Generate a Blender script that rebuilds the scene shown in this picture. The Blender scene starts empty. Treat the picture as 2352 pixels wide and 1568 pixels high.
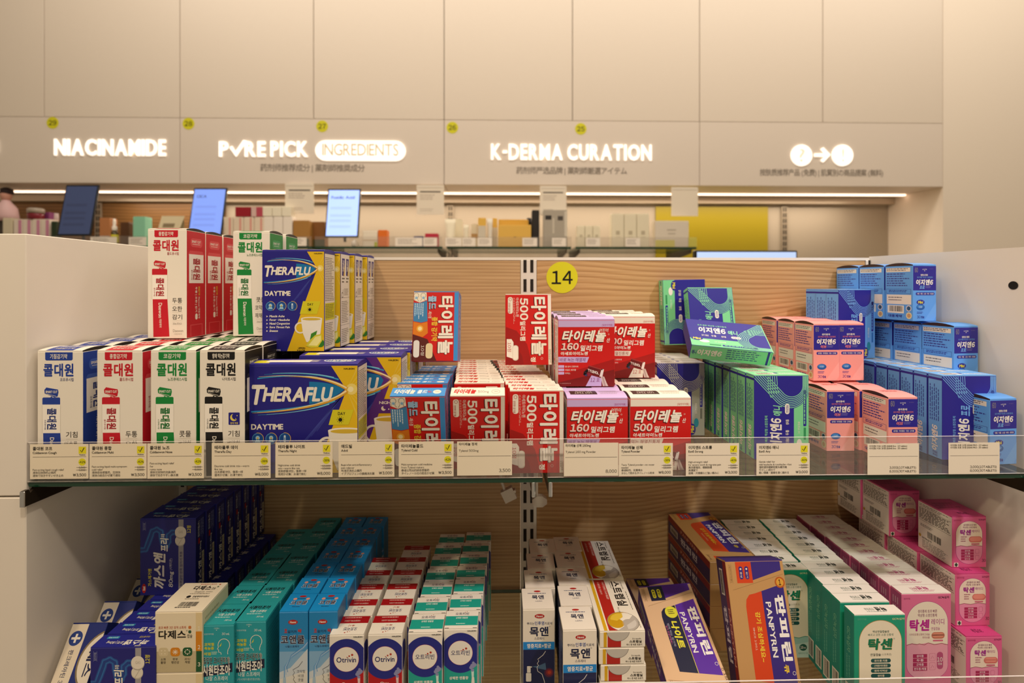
import bpy, math, random
from mathutils import Vector, Matrix
sc = bpy.context.scene
COL = sc.collection

# ------------------------------------------------------------------ camera, world, lights, exposure
F, CAMX, CAMY, CAMZ, YAW, VH = 1230., -.0534, -.6387, .2310, .0241, 652.
cam = bpy.data.cameras.new('camera'); cam.sensor_width = 36; cam.lens = F / 2352 * 36
cam.shift_y = -(784 - VH) / 2352; cam.clip_start = .02
cam.dof.use_dof = True; cam.dof.focus_distance = .69; cam.dof.aperture_fstop = 4.4
co = bpy.data.objects.new('camera', cam); COL.objects.link(co)
co.location = (CAMX, CAMY, CAMZ); co.rotation_euler = (math.pi / 2, 0, -YAW); sc.camera = co
sc.view_settings.view_transform = 'Standard'; sc.view_settings.look = 'None'
sc.view_settings.exposure = 0.55; sc.view_settings.gamma = 1; sc.view_settings.use_curve_mapping = False
wd = bpy.data.worlds.new('shop_ambience'); sc.world = wd; wd.use_nodes = True
wd.node_tree.nodes['Background'].inputs[0].default_value = (1, .80, .56, 1)
wd.node_tree.nodes['Background'].inputs[1].default_value = .20

def lamp(name, kind, loc, aim, power, colour, **kw):
    l = bpy.data.lights.new(name, kind); l.energy = power; l.color = colour
    for k, v in kw.items(): setattr(l, k, v)
    o = bpy.data.objects.new(name, l); COL.objects.link(o); o.location = loc
    o.rotation_euler = (Vector(aim) - Vector(loc)).to_track_quat('-Z', 'Y').to_euler()
    return o
WARM = (1, .84, .65)
for i, (x, p, c) in enumerate([(-.85, 25, (1, .76, .49)), (.10, 30, (1, .85, .67)), (1.0, 38, (.95, .89, 1))]):
    lamp('ceiling_spotlight', 'SPOT', (x, -.95, 1.62), (x * .8, .12, 0), p, c, spot_size=(1.5, 1.5, .95)[i], spot_blend=.6, shadow_soft_size=.05)
lamp('ceiling_panel_light', 'AREA', (0, -.5, 1.75), (0, -.4, 0), 12, WARM, shape='RECTANGLE', size=3.2, size_y=1.2)
lamp('added_wall_light', 'AREA', (.45, .95, 2.2), (.45, 1.5, .9), 33, (1, .87, .74), shape='RECTANGLE', size=5.2, size_y=.5)  # added unseen area light that brightens the upper back wall
lamp('niche_strip_light', 'AREA', (-.1, 2.02, .668), (-.1, 2.0, 0), 7.0, (1, .84, .66), shape='RECTANGLE', size=3.7, size_y=.02)

# ------------------------------------------------------------------ helpers
def at(u, v, Y):
    dx = (u - 1176) / F; c, s = math.cos(YAW), math.sin(YAW)
    rx, ry, rz = dx * c + s, c - dx * s, -(v - VH) / F
    t = (Y - CAMY) / ry
    return Vector((CAMX + rx * t, Y, CAMZ + rz * t))
def AX(u, Y): return at(u, 652, Y).x

MATS = {}
def lin(h):
    h = h.lstrip('#'); o = []
    for i in (0, 2, 4):
        c = int(h[i:i + 2], 16) / 255
        o.append(c / 12.92 if c <= .04045 else ((c + .055) / 1.055) ** 2.4)
    return (*o, 1)
def M(key, rough=.42, metal=0, emit=0, name=None, spec=.4):
    k = (key, rough, metal, emit)
    if k in MATS: return MATS[k]
    m = bpy.data.materials.new(name or 'ink_' + key.strip('#')); m.use_nodes = True
    b = m.node_tree.nodes['Principled BSDF']
    b.inputs['Base Color'].default_value = lin(key); b.inputs['Roughness'].default_value = rough
    b.inputs['Metallic'].default_value = metal; b.inputs['Specular IOR Level'].default_value = spec
    if emit:
        b.inputs['Emission Color'].default_value = lin(key); b.inputs['Emission Strength'].default_value = emit
    MATS[k] = m; return m

class G:                                           # collects polygons, links them as one mesh object
    def __init__(s): s.v, s.f, s.m, s.ms = [], [], [], []
    def mi(s, mat):
        if isinstance(mat, str): mat = M(mat)
        if mat not in s.ms: s.ms.append(mat)
        return s.ms.index(mat)
    def poly(s, pts, mat):
        b = len(s.v); s.v += [tuple(p) for p in pts]; s.f.append(tuple(range(b, b + len(pts)))); s.m.append(s.mi(mat))
    def mesh(s, pts, faces, mat):
        b = len(s.v); s.v += [tuple(p) for p in pts]; i = s.mi(mat)
        for f in faces: s.f.append(tuple(b + k for k in f)); s.m.append(i)
    def box(s, a, b, mat, c=0):                    # chamfered box, mat may be a dict per face
        (x0, y0, z0), (x1, y1, z1) = a, b
        g = (lambda k: mat.get(k, mat['front'])) if isinstance(mat, dict) else (lambda k: mat)
        c = min(c, (x1 - x0) / 3, (y1 - y0) / 3, (z1 - z0) / 3)
        X, Y, Z = (x0, x0 + c, x1 - c, x1), (y0, y0 + c, y1 - c, y1), (z0, z0 + c, z1 - c, z1)
        def p(i, j, k): return (X[i], Y[j], Z[k])
        s.poly([p(1, 0, 1), p(2, 0, 1), p(2, 0, 2), p(1, 0, 2)], g('front'))
        s.poly([p(2, 3, 1), p(1, 3, 1), p(1, 3, 2), p(2, 3, 2)], g('back'))
        s.poly([p(0, 2, 1), p(0, 1, 1), p(0, 1, 2), p(0, 2, 2)], g('left'))
        s.poly([p(3, 1, 1), p(3, 2, 1), p(3, 2, 2), p(3, 1, 2)], g('right'))
        s.poly([p(1, 1, 3), p(2, 1, 3), p(2, 2, 3), p(1, 2, 3)], g('top'))
        s.poly([p(1, 2, 0), p(2, 2, 0), p(2, 1, 0), p(1, 1, 0)], g('bottom'))
        if c <= 0: return
        e = g('edge') if isinstance(mat, dict) and 'edge' in mat else g('front')
        for (i, I) in ((1, 0), (2, 3)):
            for (j, J) in ((1, 0), (2, 3)):
                s.poly([p(I, j, 1), p(i, J, 1), p(i, J, 2), p(I, j, 2)], e)
                s.poly([p(I, 1, j), p(I, 2, j), p(i, 2, J), p(i, 1, J)], e)
                s.poly([p(1, I, j), p(2, I, j), p(2, i, J), p(1, i, J)], e)
                for (k, K) in ((1, 0), (2, 3)): s.poly([p(I, j, k), p(i, J, k), p(i, j, K)], e)
    def tube(s, pts, r, mat, n=10, cap=True):
        pts = [Vector(p) for p in pts]; rings = []
        for i, p in enumerate(pts):
            d = (pts[min(i + 1, len(pts) - 1)] - pts[max(i - 1, 0)]).normalized()
            a = d.orthogonal().normalized(); q = d.cross(a)
            rr = r[i] if isinstance(r, (list, tuple)) else r
            rings.append([p + (a * math.cos(t * 2 * math.pi / n) + q * math.sin(t * 2 * math.pi / n)) * rr for t in range(n)])
        vs = [v for rg in rings for v in rg]; fs = []
        for i in range(len(rings) - 1):
            for t in range(n): fs.append((i * n + t, i * n + (t + 1) % n, (i + 1) * n + (t + 1) % n, (i + 1) * n + t))
        if cap: fs += [tuple(range(n - 1, -1, -1)), tuple((len(rings) - 1) * n + t for t in range(n))]
        s.mesh(vs, fs, mat)
    def lathe(s, prof, mat, n=24, c=(0, 0, 0)):    # prof: (radius, z)
        vs = [(c[0] + r * math.cos(t * 2 * math.pi / n), c[1] + r * math.sin(t * 2 * math.pi / n), c[2] + z) for r, z in prof for t in range(n)]
        fs = [(i * n + t, i * n + (t + 1) % n, (i + 1) * n + (t + 1) % n, (i + 1) * n + t) for i in range(len(prof) - 1) for t in range(n)]
        s.mesh(vs, fs + [tuple(range(n - 1, -1, -1)), tuple((len(prof) - 1) * n + t for t in range(n))], mat)
    def prism(s, pts, y0, y1, mat, back=None):     # outline in X-Z pulled along Y
        n = len(pts); a = [(x, y0, z) for x, z in pts]; b = [(x, y1, z) for x, z in pts]
        s.poly(a, mat); s.poly(b[::-1], back or mat)
        for i in range(n):
            j = (i + 1) % n; s.poly([a[j], a[i], b[i], b[j]], back or mat)
    def build(s, name, parent=None, smooth=False):
        me = bpy.data.meshes.new(name); me.from_pydata(s.v, [], s.f)
        for m in s.ms: me.materials.append(m)
        me.polygons.foreach_set('material_index', s.m)
        if smooth: me.polygons.foreach_set('use_smooth', [True] * len(s.f))
        me.update()
        o = bpy.data.objects.new(name, me); COL.objects.link(o)
        if parent: o.parent = parent
        return o

def tag(o, label, cat, group=None):
    o['label'] = label; o['category'] = cat
    if group: o['group'] = group
    return o
def thing(name, label, cat, loc=(0, 0, 0), group=None):
    o = bpy.data.objects.new(name, None); COL.objects.link(o); o.location = loc; o.empty_display_size = .02
    return tag(o, label, cat, group)
def struct(o): o['kind'] = 'structure'; return o

TX, GL = {}, {}
def glyph(ch, off, shear):                         # one character as flat polygons; digits use the full-width forms
    k = (ch, off, shear)
    if k not in GL:
        o_ = ord(ch); c2 = chr(o_ + 0xFEE0) if ch.isdigit() and o_ < 128 else ('\uffe6' if ch == '\u20a9' else ch)
        c = bpy.data.curves.new('lettering', 'FONT'); c.body = c2; c.resolution_u = 3; c.shear = shear; c.offset = off
        o = bpy.data.objects.new('lettering', c); m = o.to_mesh()
        vs = [(v.co.x, v.co.y) for v in m.vertices]; fs = [tuple(p.vertices) for p in m.polygons]
        o.to_mesh_clear(); bpy.data.objects.remove(o); bpy.data.curves.remove(c)
        if (c2 != ch or 0x21 <= o_ < 0x2000) and vs:                                       # proportional spacing: keep only the ink width
            sh0 = [x - shear * y for x, y in vs]; x0, x1 = min(sh0), max(sh0); sb = .045 if c2 != ch else .033; vs = [(x - x0 + sb, y) for x, y in vs]; adv = x1 - x0 + 2 * sb
        elif ch == ' ': adv = .26
        elif ch in '|': adv = .4
        else: adv = .93 if vs else .4
        GL[k] = (vs, fs, adv)
    return GL[k]
def txt(body, bold=0., shear=0., ls=1.):
    k = (body, bold, shear, ls)
    if k not in TX:
        vs, fs, x = [], [], 0.
        for ch in body:
            gv, gf, adv = glyph(ch, max(0, -bold), shear); n0 = len(vs)
            vs += [(x + p, q, 0) for p, q in gv]; fs += [tuple(n0 + i for i in f) for f in gf]; x += adv * ls + (bold * .6 if bold > 0 else 0)
        if bold >= .004 and vs:                                                     # heavier weight: shifted copies, a few microns apart
            n = 4 if bold < .02 else 8; bold = bold if bold < .028 else .028 + (bold - .028) * .45; base, bf = vs, fs; vs, fs = [], []
            for q in range(n):
                a = 2 * math.pi * q / n + .4; k0 = len(vs); dx, dy = bold * math.cos(a), bold * math.sin(a)
                vs += [(p + dx, y + dy, q) for p, y, _ in base]; fs += [tuple(k0 + i for i in f) for f in bf]
        xs = [v[0] for v in vs] or [0]; ys = [v[1] for v in vs] or [0]
        TX[k] = (vs, fs, min(xs), min(ys), max(xs), max(ys))
    return TX[k]

def clip(pts, x0, y0, x1, y1):
    for ax, lim, sg in ((0, x0, 1), (0, x1, -1), (1, y0, 1), (1, y1, -1)):
        out = []
        for i in range(len(pts)):
            p, q = pts[i - 1], pts[i]; a, b = (p[ax] - lim) * sg, (q[ax] - lim) * sg
            if (a >= 0) != (b >= 0):
                t = a / (a - b); out.append((p[0] + (q[0] - p[0]) * t, p[1] + (q[1] - p[1]) * t))
            if b >= 0: out.append(q)
        pts = out
        if not pts: return []
    return pts

class Face:                                        # print surface; shapes are typed in a y-down frame fr()
    def __init__(s, g, W, H, fn, inset=.0004, arch=0.):
        s.g, s.W, s.H, s.fn, s.i, s.arch = g, W, H, fn, inset, arch; s.fr(0, 0, 1, 1)
    def fr(s, x0, y0, x1, y1): s.q = (x0, y0, (x1 - x0), (y1 - y0)); return s
    def uv(s, x, y): return ((x - s.q[0]) / s.q[2] * s.W, s.H - (y - s.q[1]) / s.q[3] * s.H)
    def d3(s, u, v, k): return s.fn(u, v, .00004 * k)
    def P(s, pts, col, k=1):
        p = clip([s.uv(*a) for a in pts], s.i, s.i, s.W - s.i, s.H - s.i)
        if s.arch:
            n = 8
            for j in range(n):
                c = clip(p, 0, s.H * j / n, s.W, s.H * (j + 1) / n)
                if len(c) > 2: s.g.poly([s.d3(*a, k) for a in c], col)
        elif len(p) > 2: s.g.poly([s.d3(*a, k) for a in p], col)
    def R(s, x0, y0, x1, y1, col, k=1, r=0, cs='1111'):
        if not r: return s.P([(x0, y1), (x1, y1), (x1, y0), (x0, y0)], col, k)
        ry = r / abs(s.q[2]) * s.W / s.H * abs(s.q[3]); pts = []
        for n, (cx, cy, a) in enumerate(((x0 + r, y1 - ry, 90), (x1 - r, y1 - ry, 0), (x1 - r, y0 + ry, -90), (x0 + r, y0 + ry, 180))):
            if cs[n] == '1':
                st = {90: (180, 90), 0: (90, 0), -90: (0, -90), 180: (-90, -180)}[a]
                for t in range(6):
                    w = math.radians(st[0] + (st[1] - st[0]) * t / 5); pts.append((cx + r * math.cos(w), cy + ry * math.sin(w)))
            else: pts.append(((x0, y1), (x1, y1), (x1, y0), (x0, y0))[n])
        s.P(pts, col, k)
    def E(s, cx, cy, rx, col, k=1, ry=None, n=28):
        if ry is None: ry = rx / abs(s.q[2]) * s.W / s.H * abs(s.q[3])
        s.P([(cx + rx * math.cos(-t * 2 * math.pi / n), cy - ry * math.sin(-t * 2 * math.pi / n) * -1) for t in range(n)], col, k)
    def S(s, pts, w, col, k=2):                    # stroke, width in frame x units
        ww = w / abs(s.q[2]) * s.W / 2; q = [Vector(s.uv(*p)) for p in pts]; L = []
        for i, p in enumerate(q):
            d = q[min(i + 1, len(q) - 1)] - q[max(i - 1, 0)]; d = d.normalized() if d.length > 0 else Vector((1, 0))
            n = Vector((-d.y, d.x)) * ww; L.append((p - n, p + n))
        for a, b in zip(L, L[1:]):
            c = clip([tuple(a[0]), tuple(b[0]), tuple(b[1]), tuple(a[1])], s.i, s.i, s.W - s.i, s.H - s.i)
            if len(c) > 2: s.g.poly([s.d3(*p, k) for p in c], col)
    def ring(s, cx, cy, r, w, col, k=2, a0=0, a1=360, n=30):
        ry = r / abs(s.q[2]) * s.W / s.H * abs(s.q[3])
        s.S([(cx + r * math.cos(math.radians(a0 + (a1 - a0) * t / n)), cy + ry * math.sin(math.radians(a0 + (a1 - a0) * t / n))) for t in range(n + 1)], w, col, k)
    def T(s, x0, y0, x1, y1, body, col, bold=0., shear=0., rot=0, k=4, keep=False, ls=1.):
        vs, fs, a0, b0, a1, b1 = txt(body, bold, shear, ls)
        if not fs: return
        (U0, V0), (U1, V1) = s.uv(x0, y1), s.uv(x1, y0)
        if keep:                                   # natural width from the height, anchored left
            if rot == 0: U1 = U0 + (V1 - V0) * (a1 - a0) / (b1 - b0)
            elif rot == -90: V0 = V1 - (U1 - U0) * (a1 - a0) / (b1 - b0)
        out = []
        for x, y, zq in vs:
            a, b = (x - a0) / (a1 - a0), (y - b0) / (b1 - b0)
            if rot == -90: a, b = b, 1 - a
            elif rot == 90: a, b = 1 - b, a
            elif rot == 180: a, b = 1 - a, 1 - b
            u, v = U0 + (U1 - U0) * a, V0 + (V1 - V0) * b
            out.append(s.d3(min(max(u, s.i), s.W - s.i), min(max(v, s.i), s.H - s.i), k + zq * .05))
        s.g.mesh(out, fs, col)
    def TS(s, x, y, size, body, col, bold=0., al='l', shear=0., k=4, maxw=None):      # font size in frame y units
        vs, fs, a0, b0, a1, b1 = txt(body, bold, shear); sz = size / abs(s.q[3]) * s.H; U, V = s.uv(x, y); sx = sz
        if maxw:
            mw = maxw / abs(s.q[2]) * s.W
            if (a1 - a0) * sz > mw: sx = mw / (a1 - a0)
        ox = {'l': 0, 'r': -a1, 'c': -(a0 + a1) / 2}[al]
        s.g.mesh([s.d3(U + (p + ox) * sx, V + q * sz, k + zq * .05) for p, q, zq in vs], fs, col)
    def L(s, x0, y0, x1, y1, n, col, k=2, seed=1, vert=False, fill=.45):               # unreadably small print
        rn = random.Random(seed); A, B, C, D = (y0, y1, x0, x1) if vert else (x0, x1, y0, y1)
        st = (D - C) / n
        for i in range(n):
            c = C + i * st; p = A; end = B - (B - A) * rn.random() * .3
            while p < end:
                w = (B - A) * (.04 + .1 * rn.random()); e = min(p + w, end)
                if vert: s.R(c, p, c + st * fill, e, col, k)
                else: s.R(p, c, e, c + st * fill, col, k)
                p = e + (B - A) * .025
    def bars(s, x0, y0, x1, y1, col='#1a1614', k=3, seed=3, n=17):
        rn = random.Random(seed); w = (x1 - x0) / n
        for i in range(n):
            s.R(x0 + i * w, y0, x0 + i * w + w * (.3 + .5 * rn.random()), y1, col, k)

class Carton:                                      # one kind of carton: body + top flap, drawn once, then copied
    def __init__(s, name, w, h, d, cols, arch=.0, flap=None, ch=.0005):
        s.name, s.w, s.h, s.d = name, w / 1000, h / 1000, d / 1000; s.first = True
        w, h, d = s.w, s.h, s.d; s.lid = .0016 if arch else .0012; hb = h - s.lid
        s.gb, s.gt = G(), G()
        s.gb.box((-w / 2, 0, 0), (w / 2, d, hb), cols, ch)
        s.front = Face(s.gb, w, hb, lambda u, v, o: (u - w / 2, -o, v))
        s.right = Face(s.gb, d, hb, lambda u, v, o: (w / 2 + o, u, v))
        s.left = Face(s.gb, d, hb, lambda u, v, o: (-w / 2 - o, d - u, v))
        tc = cols.get('top', cols['front']); fc = flap or tc; n = 8 if arch else 1; arch = arch / 1000
        def zt(v): return h + arch * 4 * (v / d) * (1 - v / d)
        s.top = Face(s.gt, w, d, lambda u, v, o: (u - w / 2, v, zt(v) + o), arch=arch)
        e = .0003
        P = [(e + (d - 2 * e) * j / n) for j in range(n + 1)]
        for j in range(n):
            a, b = P[j], P[j + 1]
            s.gt.poly([(-w / 2 + e, a, zt(a)), (w / 2 - e, a, zt(a)), (w / 2 - e, b, zt(b)), (-w / 2 + e, b, zt(b))], tc)
            for sg in (-1, 1):
                x = sg * (w / 2 - e); q = [(x, a, hb), (x, b, hb), (x, b, zt(b)), (x, a, zt(a))]
                s.gt.poly(q if sg > 0 else q[::-1], cols.get('flap_side', fc))
        s.gt.poly([(-w / 2 + e, e, hb), (w / 2 - e, e, hb), (w / 2 - e, e, zt(e)), (-w / 2 + e, e, zt(e))], fc)
        s.gt.poly([(w / 2 - e, d - e, hb), (-w / 2 + e, d - e, hb), (-w / 2 + e, d - e, zt(e)), (w / 2 - e, d - e, zt(e))], fc)
        s.gt.poly([(-w / 2 + e, d - e, hb), (w / 2 - e, d - e, hb), (w / 2 - e, e, hb), (-w / 2 + e, e, hb)], fc)
    def make(s, label, cat, group):
        if s.first:
            r = thing(s.name, label, cat, group=group)
            s.gb.build('body', r); s.gt.build('top_flap', r); s.first = False; s.root = r; return r
        r = s.root.copy(); COL.objects.link(r); r['label'] = label; r['category'] = cat; r.matrix_world = Matrix()
        for k in ('group',):
            if k in r: del r[k]
        if group: r['group'] = group
        for ch in s.root.children:
            c = ch.copy(); COL.objects.link(c); c.parent = r
        return r
    def put(s, X0, Y, Z, label, group=None, rz=0, rx=0, ry=0, cat='box'):              # X0 = left front edge
        r = s.make(label, cat, group); r.location = (X0 + s.w / 2, Y, Z); r.rotation_euler = (rx, ry, rz); return r
    def lean(s, TL, TR, BL, label, group=None, cat='box'):                            # from three corners of the front
        r = s.make(label, cat, group); ex = (TR - TL).normalized(); ez = (TL - BL); ez = (ez - ex * ez.dot(ex)).normalized()
        ey = ez.cross(ex); o = BL + ex * s.w / 2
        r.matrix_world = Matrix(((ex.x, ey.x, ez.x, o.x), (ex.y, ey.y, ez.y, o.y), (ex.z, ey.z, ez.z, o.z), (0, 0, 0, 1))); return r
ORD = ['foremost', 'second', 'third', 'fourth', 'fifth', 'sixth', 'seventh', 'eighth', 'ninth', 'tenth', 'eleventh', 'twelfth', 'thirteenth', 'fourteenth']
def row(c, X0, Ys, Z, desc, where, group, dx=0, jit=.0008, seed=0, rz=0):
    rn = random.Random(seed + int(X0 * 1e4)); n = len(Ys)
    for i, Y in enumerate(Ys):
        nm = ORD[i] if i == 0 else (ORD[i] + (' from front' if i < n - 1 or n < 3 else ' and last'))
        c.put(X0 + dx * i + rn.uniform(-jit, jit), Y, Z, f'{desc}, {nm} in the {where}', group, rz=rz + rn.uniform(-.008, .008))
# ------------------------------------------------------------------ surfaces
def noisy(key, rough, bump=.02, scale=60, name=None, var=.02):
    m = bpy.data.materials.new(name or 'paint'); m.use_nodes = True; nt = m.node_tree; b = nt.nodes['Principled BSDF']
    tc = nt.nodes.new('ShaderNodeTexCoord'); n = nt.nodes.new('ShaderNodeTexNoise'); n.inputs['Scale'].default_value = scale
    nt.links.new(tc.outputs['Object'], n.inputs['Vector'])
    mx = nt.nodes.new('ShaderNodeMix'); mx.data_type = 'RGBA'
    c = lin(key); mx.inputs[6].default_value = tuple(x * (1 - var) for x in c[:3]) + (1,); mx.inputs[7].default_value = tuple(min(1, x * (1 + var)) for x in c[:3]) + (1,)
    nt.links.new(n.outputs['Fac'], mx.inputs[0]); nt.links.new(mx.outputs[2], b.inputs['Base Color'])
    bp = nt.nodes.new('ShaderNodeBump'); bp.inputs['Strength'].default_value = bump; bp.inputs['Distance'].default_value = .002
    nt.links.new(n.outputs['Fac'], bp.inputs['Height']); nt.links.new(bp.outputs[0], b.inputs['Normal'])
    b.inputs['Roughness'].default_value = rough; return m
def wood(name, a, b_, zs, dist, seed):
    m = bpy.data.materials.new(name); m.use_nodes = True; nt = m.node_tree; b = nt.nodes['Principled BSDF']
    tc = nt.nodes.new('ShaderNodeTexCoord')
    def mp(sx, sz):
        k = nt.nodes.new('ShaderNodeMapping'); k.inputs['Scale'].default_value = (sx, 1, sz); k.inputs['Location'].default_value = (seed, seed * 2, seed * .7)
        nt.links.new(tc.outputs['Object'], k.inputs['Vector']); return k
    big = nt.nodes.new('ShaderNodeTexNoise'); big.inputs['Scale'].default_value = 1; big.inputs['Detail'].default_value = 1
    nt.links.new(mp(2.2, 5).outputs[0], big.inputs['Vector'])
    sep = nt.nodes.new('ShaderNodeSeparateXYZ'); nt.links.new(tc.outputs['Object'], sep.inputs[0])
    z = nt.nodes.new('ShaderNodeMath'); z.operation = 'MULTIPLY'; z.inputs[1].default_value = zs; nt.links.new(sep.outputs[2], z.inputs[0])
    d = nt.nodes.new('ShaderNodeMath'); d.operation = 'MULTIPLY_ADD'; d.inputs[1].default_value = dist; nt.links.new(big.outputs['Fac'], d.inputs[0]); nt.links.new(z.outputs[0], d.inputs[2])
    sn = nt.nodes.new('ShaderNodeMath'); sn.operation = 'FRACT'; nt.links.new(d.outputs[0], sn.inputs[0])
    rp = nt.nodes.new('ShaderNodeValToRGB'); rp.color_ramp.elements[0].position = .0; rp.color_ramp.elements[0].color = lin(b_)
    rp.color_ramp.elements[1].position = .55; rp.color_ramp.elements[1].color = lin(a)
    e = rp.color_ramp.elements.new(.92); e.color = lin(a); e = rp.color_ramp.elements.new(1.); e.color = lin(b_)
    nt.links.new(sn.outputs[0], rp.inputs[0])
    fn = nt.nodes.new('ShaderNodeTexNoise'); fn.inputs['Scale'].default_value = 1; fn.inputs['Detail'].default_value = 4
    nt.links.new(mp(6, 420).outputs[0], fn.inputs['Vector'])
    mx = nt.nodes.new('ShaderNodeMix'); mx.data_type = 'RGBA'; mx.blend_type = 'MULTIPLY'; mx.inputs[0].default_value = .55
    gr = nt.nodes.new('ShaderNodeValToRGB'); gr.color_ramp.elements[0].position = .3; gr.color_ramp.elements[0].color = (.6, .52, .44, 1); gr.color_ramp.elements[1].position = .62
    nt.links.new(fn.outputs['Fac'], gr.inputs[0]); nt.links.new(rp.outputs[0], mx.inputs[6]); nt.links.new(gr.outputs[0], mx.inputs[7])
    nt.links.new(mx.outputs[2], b.inputs['Base Color']); b.inputs['Roughness'].default_value = .5; return m
def clear(name, tint, gloss=.10, haze=.0, hz=(1, 1, 1, 1), rough=.03):
    m = bpy.data.materials.new(name); m.use_nodes = True; nt = m.node_tree; nt.nodes.remove(nt.nodes['Principled BSDF'])
    out = nt.nodes['Material Output']; t = nt.nodes.new('ShaderNodeBsdfTransparent'); t.inputs[0].default_value = tint
    g = nt.nodes.new('ShaderNodeBsdfGlossy'); g.inputs['Roughness'].default_value = rough
    lw = nt.nodes.new('ShaderNodeLayerWeight'); pw = nt.nodes.new('ShaderNodeMath'); pw.operation = 'POWER'; pw.inputs[1].default_value = 5
    fr = nt.nodes.new('ShaderNodeMath'); fr.operation = 'MULTIPLY_ADD'; fr.inputs[1].default_value = .75; fr.inputs[2].default_value = .03
    nt.links.new(lw.outputs['Facing'], pw.inputs[0]); nt.links.new(pw.outputs[0], fr.inputs[0])
    a = nt.nodes.new('ShaderNodeMixShader'); nt.links.new(fr.outputs[0], a.inputs[0]); nt.links.new(t.outputs[0], a.inputs[1]); nt.links.new(g.outputs[0], a.inputs[2])
    if haze:
        df = nt.nodes.new('ShaderNodeBsdfDiffuse'); df.inputs[0].default_value = hz
        b = nt.nodes.new('ShaderNodeMixShader'); b.inputs[0].default_value = haze
        nt.links.new(a.outputs[0], b.inputs[1]); nt.links.new(df.outputs[0], b.inputs[2]); a = b
    nt.links.new(a.outputs[0], out.inputs[0]); return m
WALL = noisy('#ece0cf', .6, .02, 90, 'wall_paint', .012)
DOOR = noisy('#e0d4c4', .45, .01, 40, 'cabinet_laminate', .01)
FASC = noisy('#e2d6c8', .45, .01, 40, 'fascia_laminate', .01)
WHITE = noisy('#ece4da', .4, .01, 50, 'white_melamine', .01)
FLOOR = noisy('#b5aa9c', .4, .02, 8, 'floor_tile', .05)
WOODA = wood('oak_straight_grain', '#cfae82', '#ba9569', 170, 1.6, 3.1)
WOODB = wood('oak_wavy_grain', '#cfa876', '#b58a57', 135, 13, 7.7)
GLASS = clear('green_tinted_glass', (.93, .975, .95, 1), rough=.02)
EDGE = M('#0e3a26', .12, name='glass_edge_green', spec=.7)
ACRYL = clear('clear_acrylic', (.93, .92, .91, 1), haze=.05, hz=(.85, .82, .78, 1))
ACRE = M('#e8e2dc', .15, name='acrylic_polished_edge')
STEEL = M('#d9d9d9', .12, 1, name='chrome')
DARKM = M('#3a3128', .35, .6, name='dark_bracket_metal')
UPR = M('#e6e1d8', .4, name='upright_powder_coat')
SLOT = M('#241d17', .8, name='slot_shadow_gap')
BLACK = M('#121212', .35, name='black_plastic')
def solid(name, a, b, mat, parent=None, c=0):
    g = G(); g.box(a, b, mat, c); return g.build(name, parent)

# ------------------------------------------------------------------ room shell and fitted wall
YH, YN = 1.80, 2.15
ZH0 = at(1100, 424, YH).z; ZH1 = at(1100, 276, YH).z; XR = AX(2166, YH)
struct(solid('floor', (-4, -2.6, -1.2), (4, 2.4, -1.17), FLOOR))
struct(solid('wall_back', (-4, YN, -1.17), (XR, YN + .05, 2.0), noisy('#b3a693', .6, .01, 60, 'niche_back_paint', .01)))
struct(solid('wall_right', (XR, YH, -1.17), (4, YN + .05, 2.0), WALL))
seams = [-.2 - .1] + [AX(u, YH) for u in (-205, 101, 413, 720, 1020, 1315, 1607, 1890, 2166)]
seams[0] = seams[1] - .6
struct(solid('wall_left', (-4, YH, -1.17), (seams[0] - .002, YN, 2.0), WALL))
dl = ['leftmost', 'second', 'third', 'fourth', 'fifth', 'sixth', 'seventh', 'rightmost']
for i in range(1, 9):
    a, b = seams[i], seams[i + 1]
    o = solid('cabinet_door', (a + .0015, YH, ZH1 + .0015), (b - .0015, YN, 2.0), DOOR, c=.001)
    tag(o, f'plain cream cabinet door above the sign band, {dl[i - 1]} of eight', 'cabinet door', 'cream doors above the sign band')
fs = [AX(u, YH) for u in (-205, 413, 1020, 1607, 2166)]
for i, w in enumerate(['holding the NIACINAMIDE lettering', 'holding the letters and the white INGREDIENTS pill', 'holding the K-DERMA CURATION lettering', 'holding two round symbols and an arrow']):
    a, b = fs[i], fs[i + 1]
    o = solid('fascia_panel', (a + .0012, YH, ZH0), (b - .0012, YN - .002, ZH1), FASC, c=.001)
    tag(o, f'beige sign fascia panel {w}', 'sign panel', 'beige fascia panels')
GLOW = M('#fff4e6', .5, 0, .7, name='lit_letter_acrylic')
def sign(name, label, group=None): return thing(name, label, 'sign lettering', (0, 0, 0), group)
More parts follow.
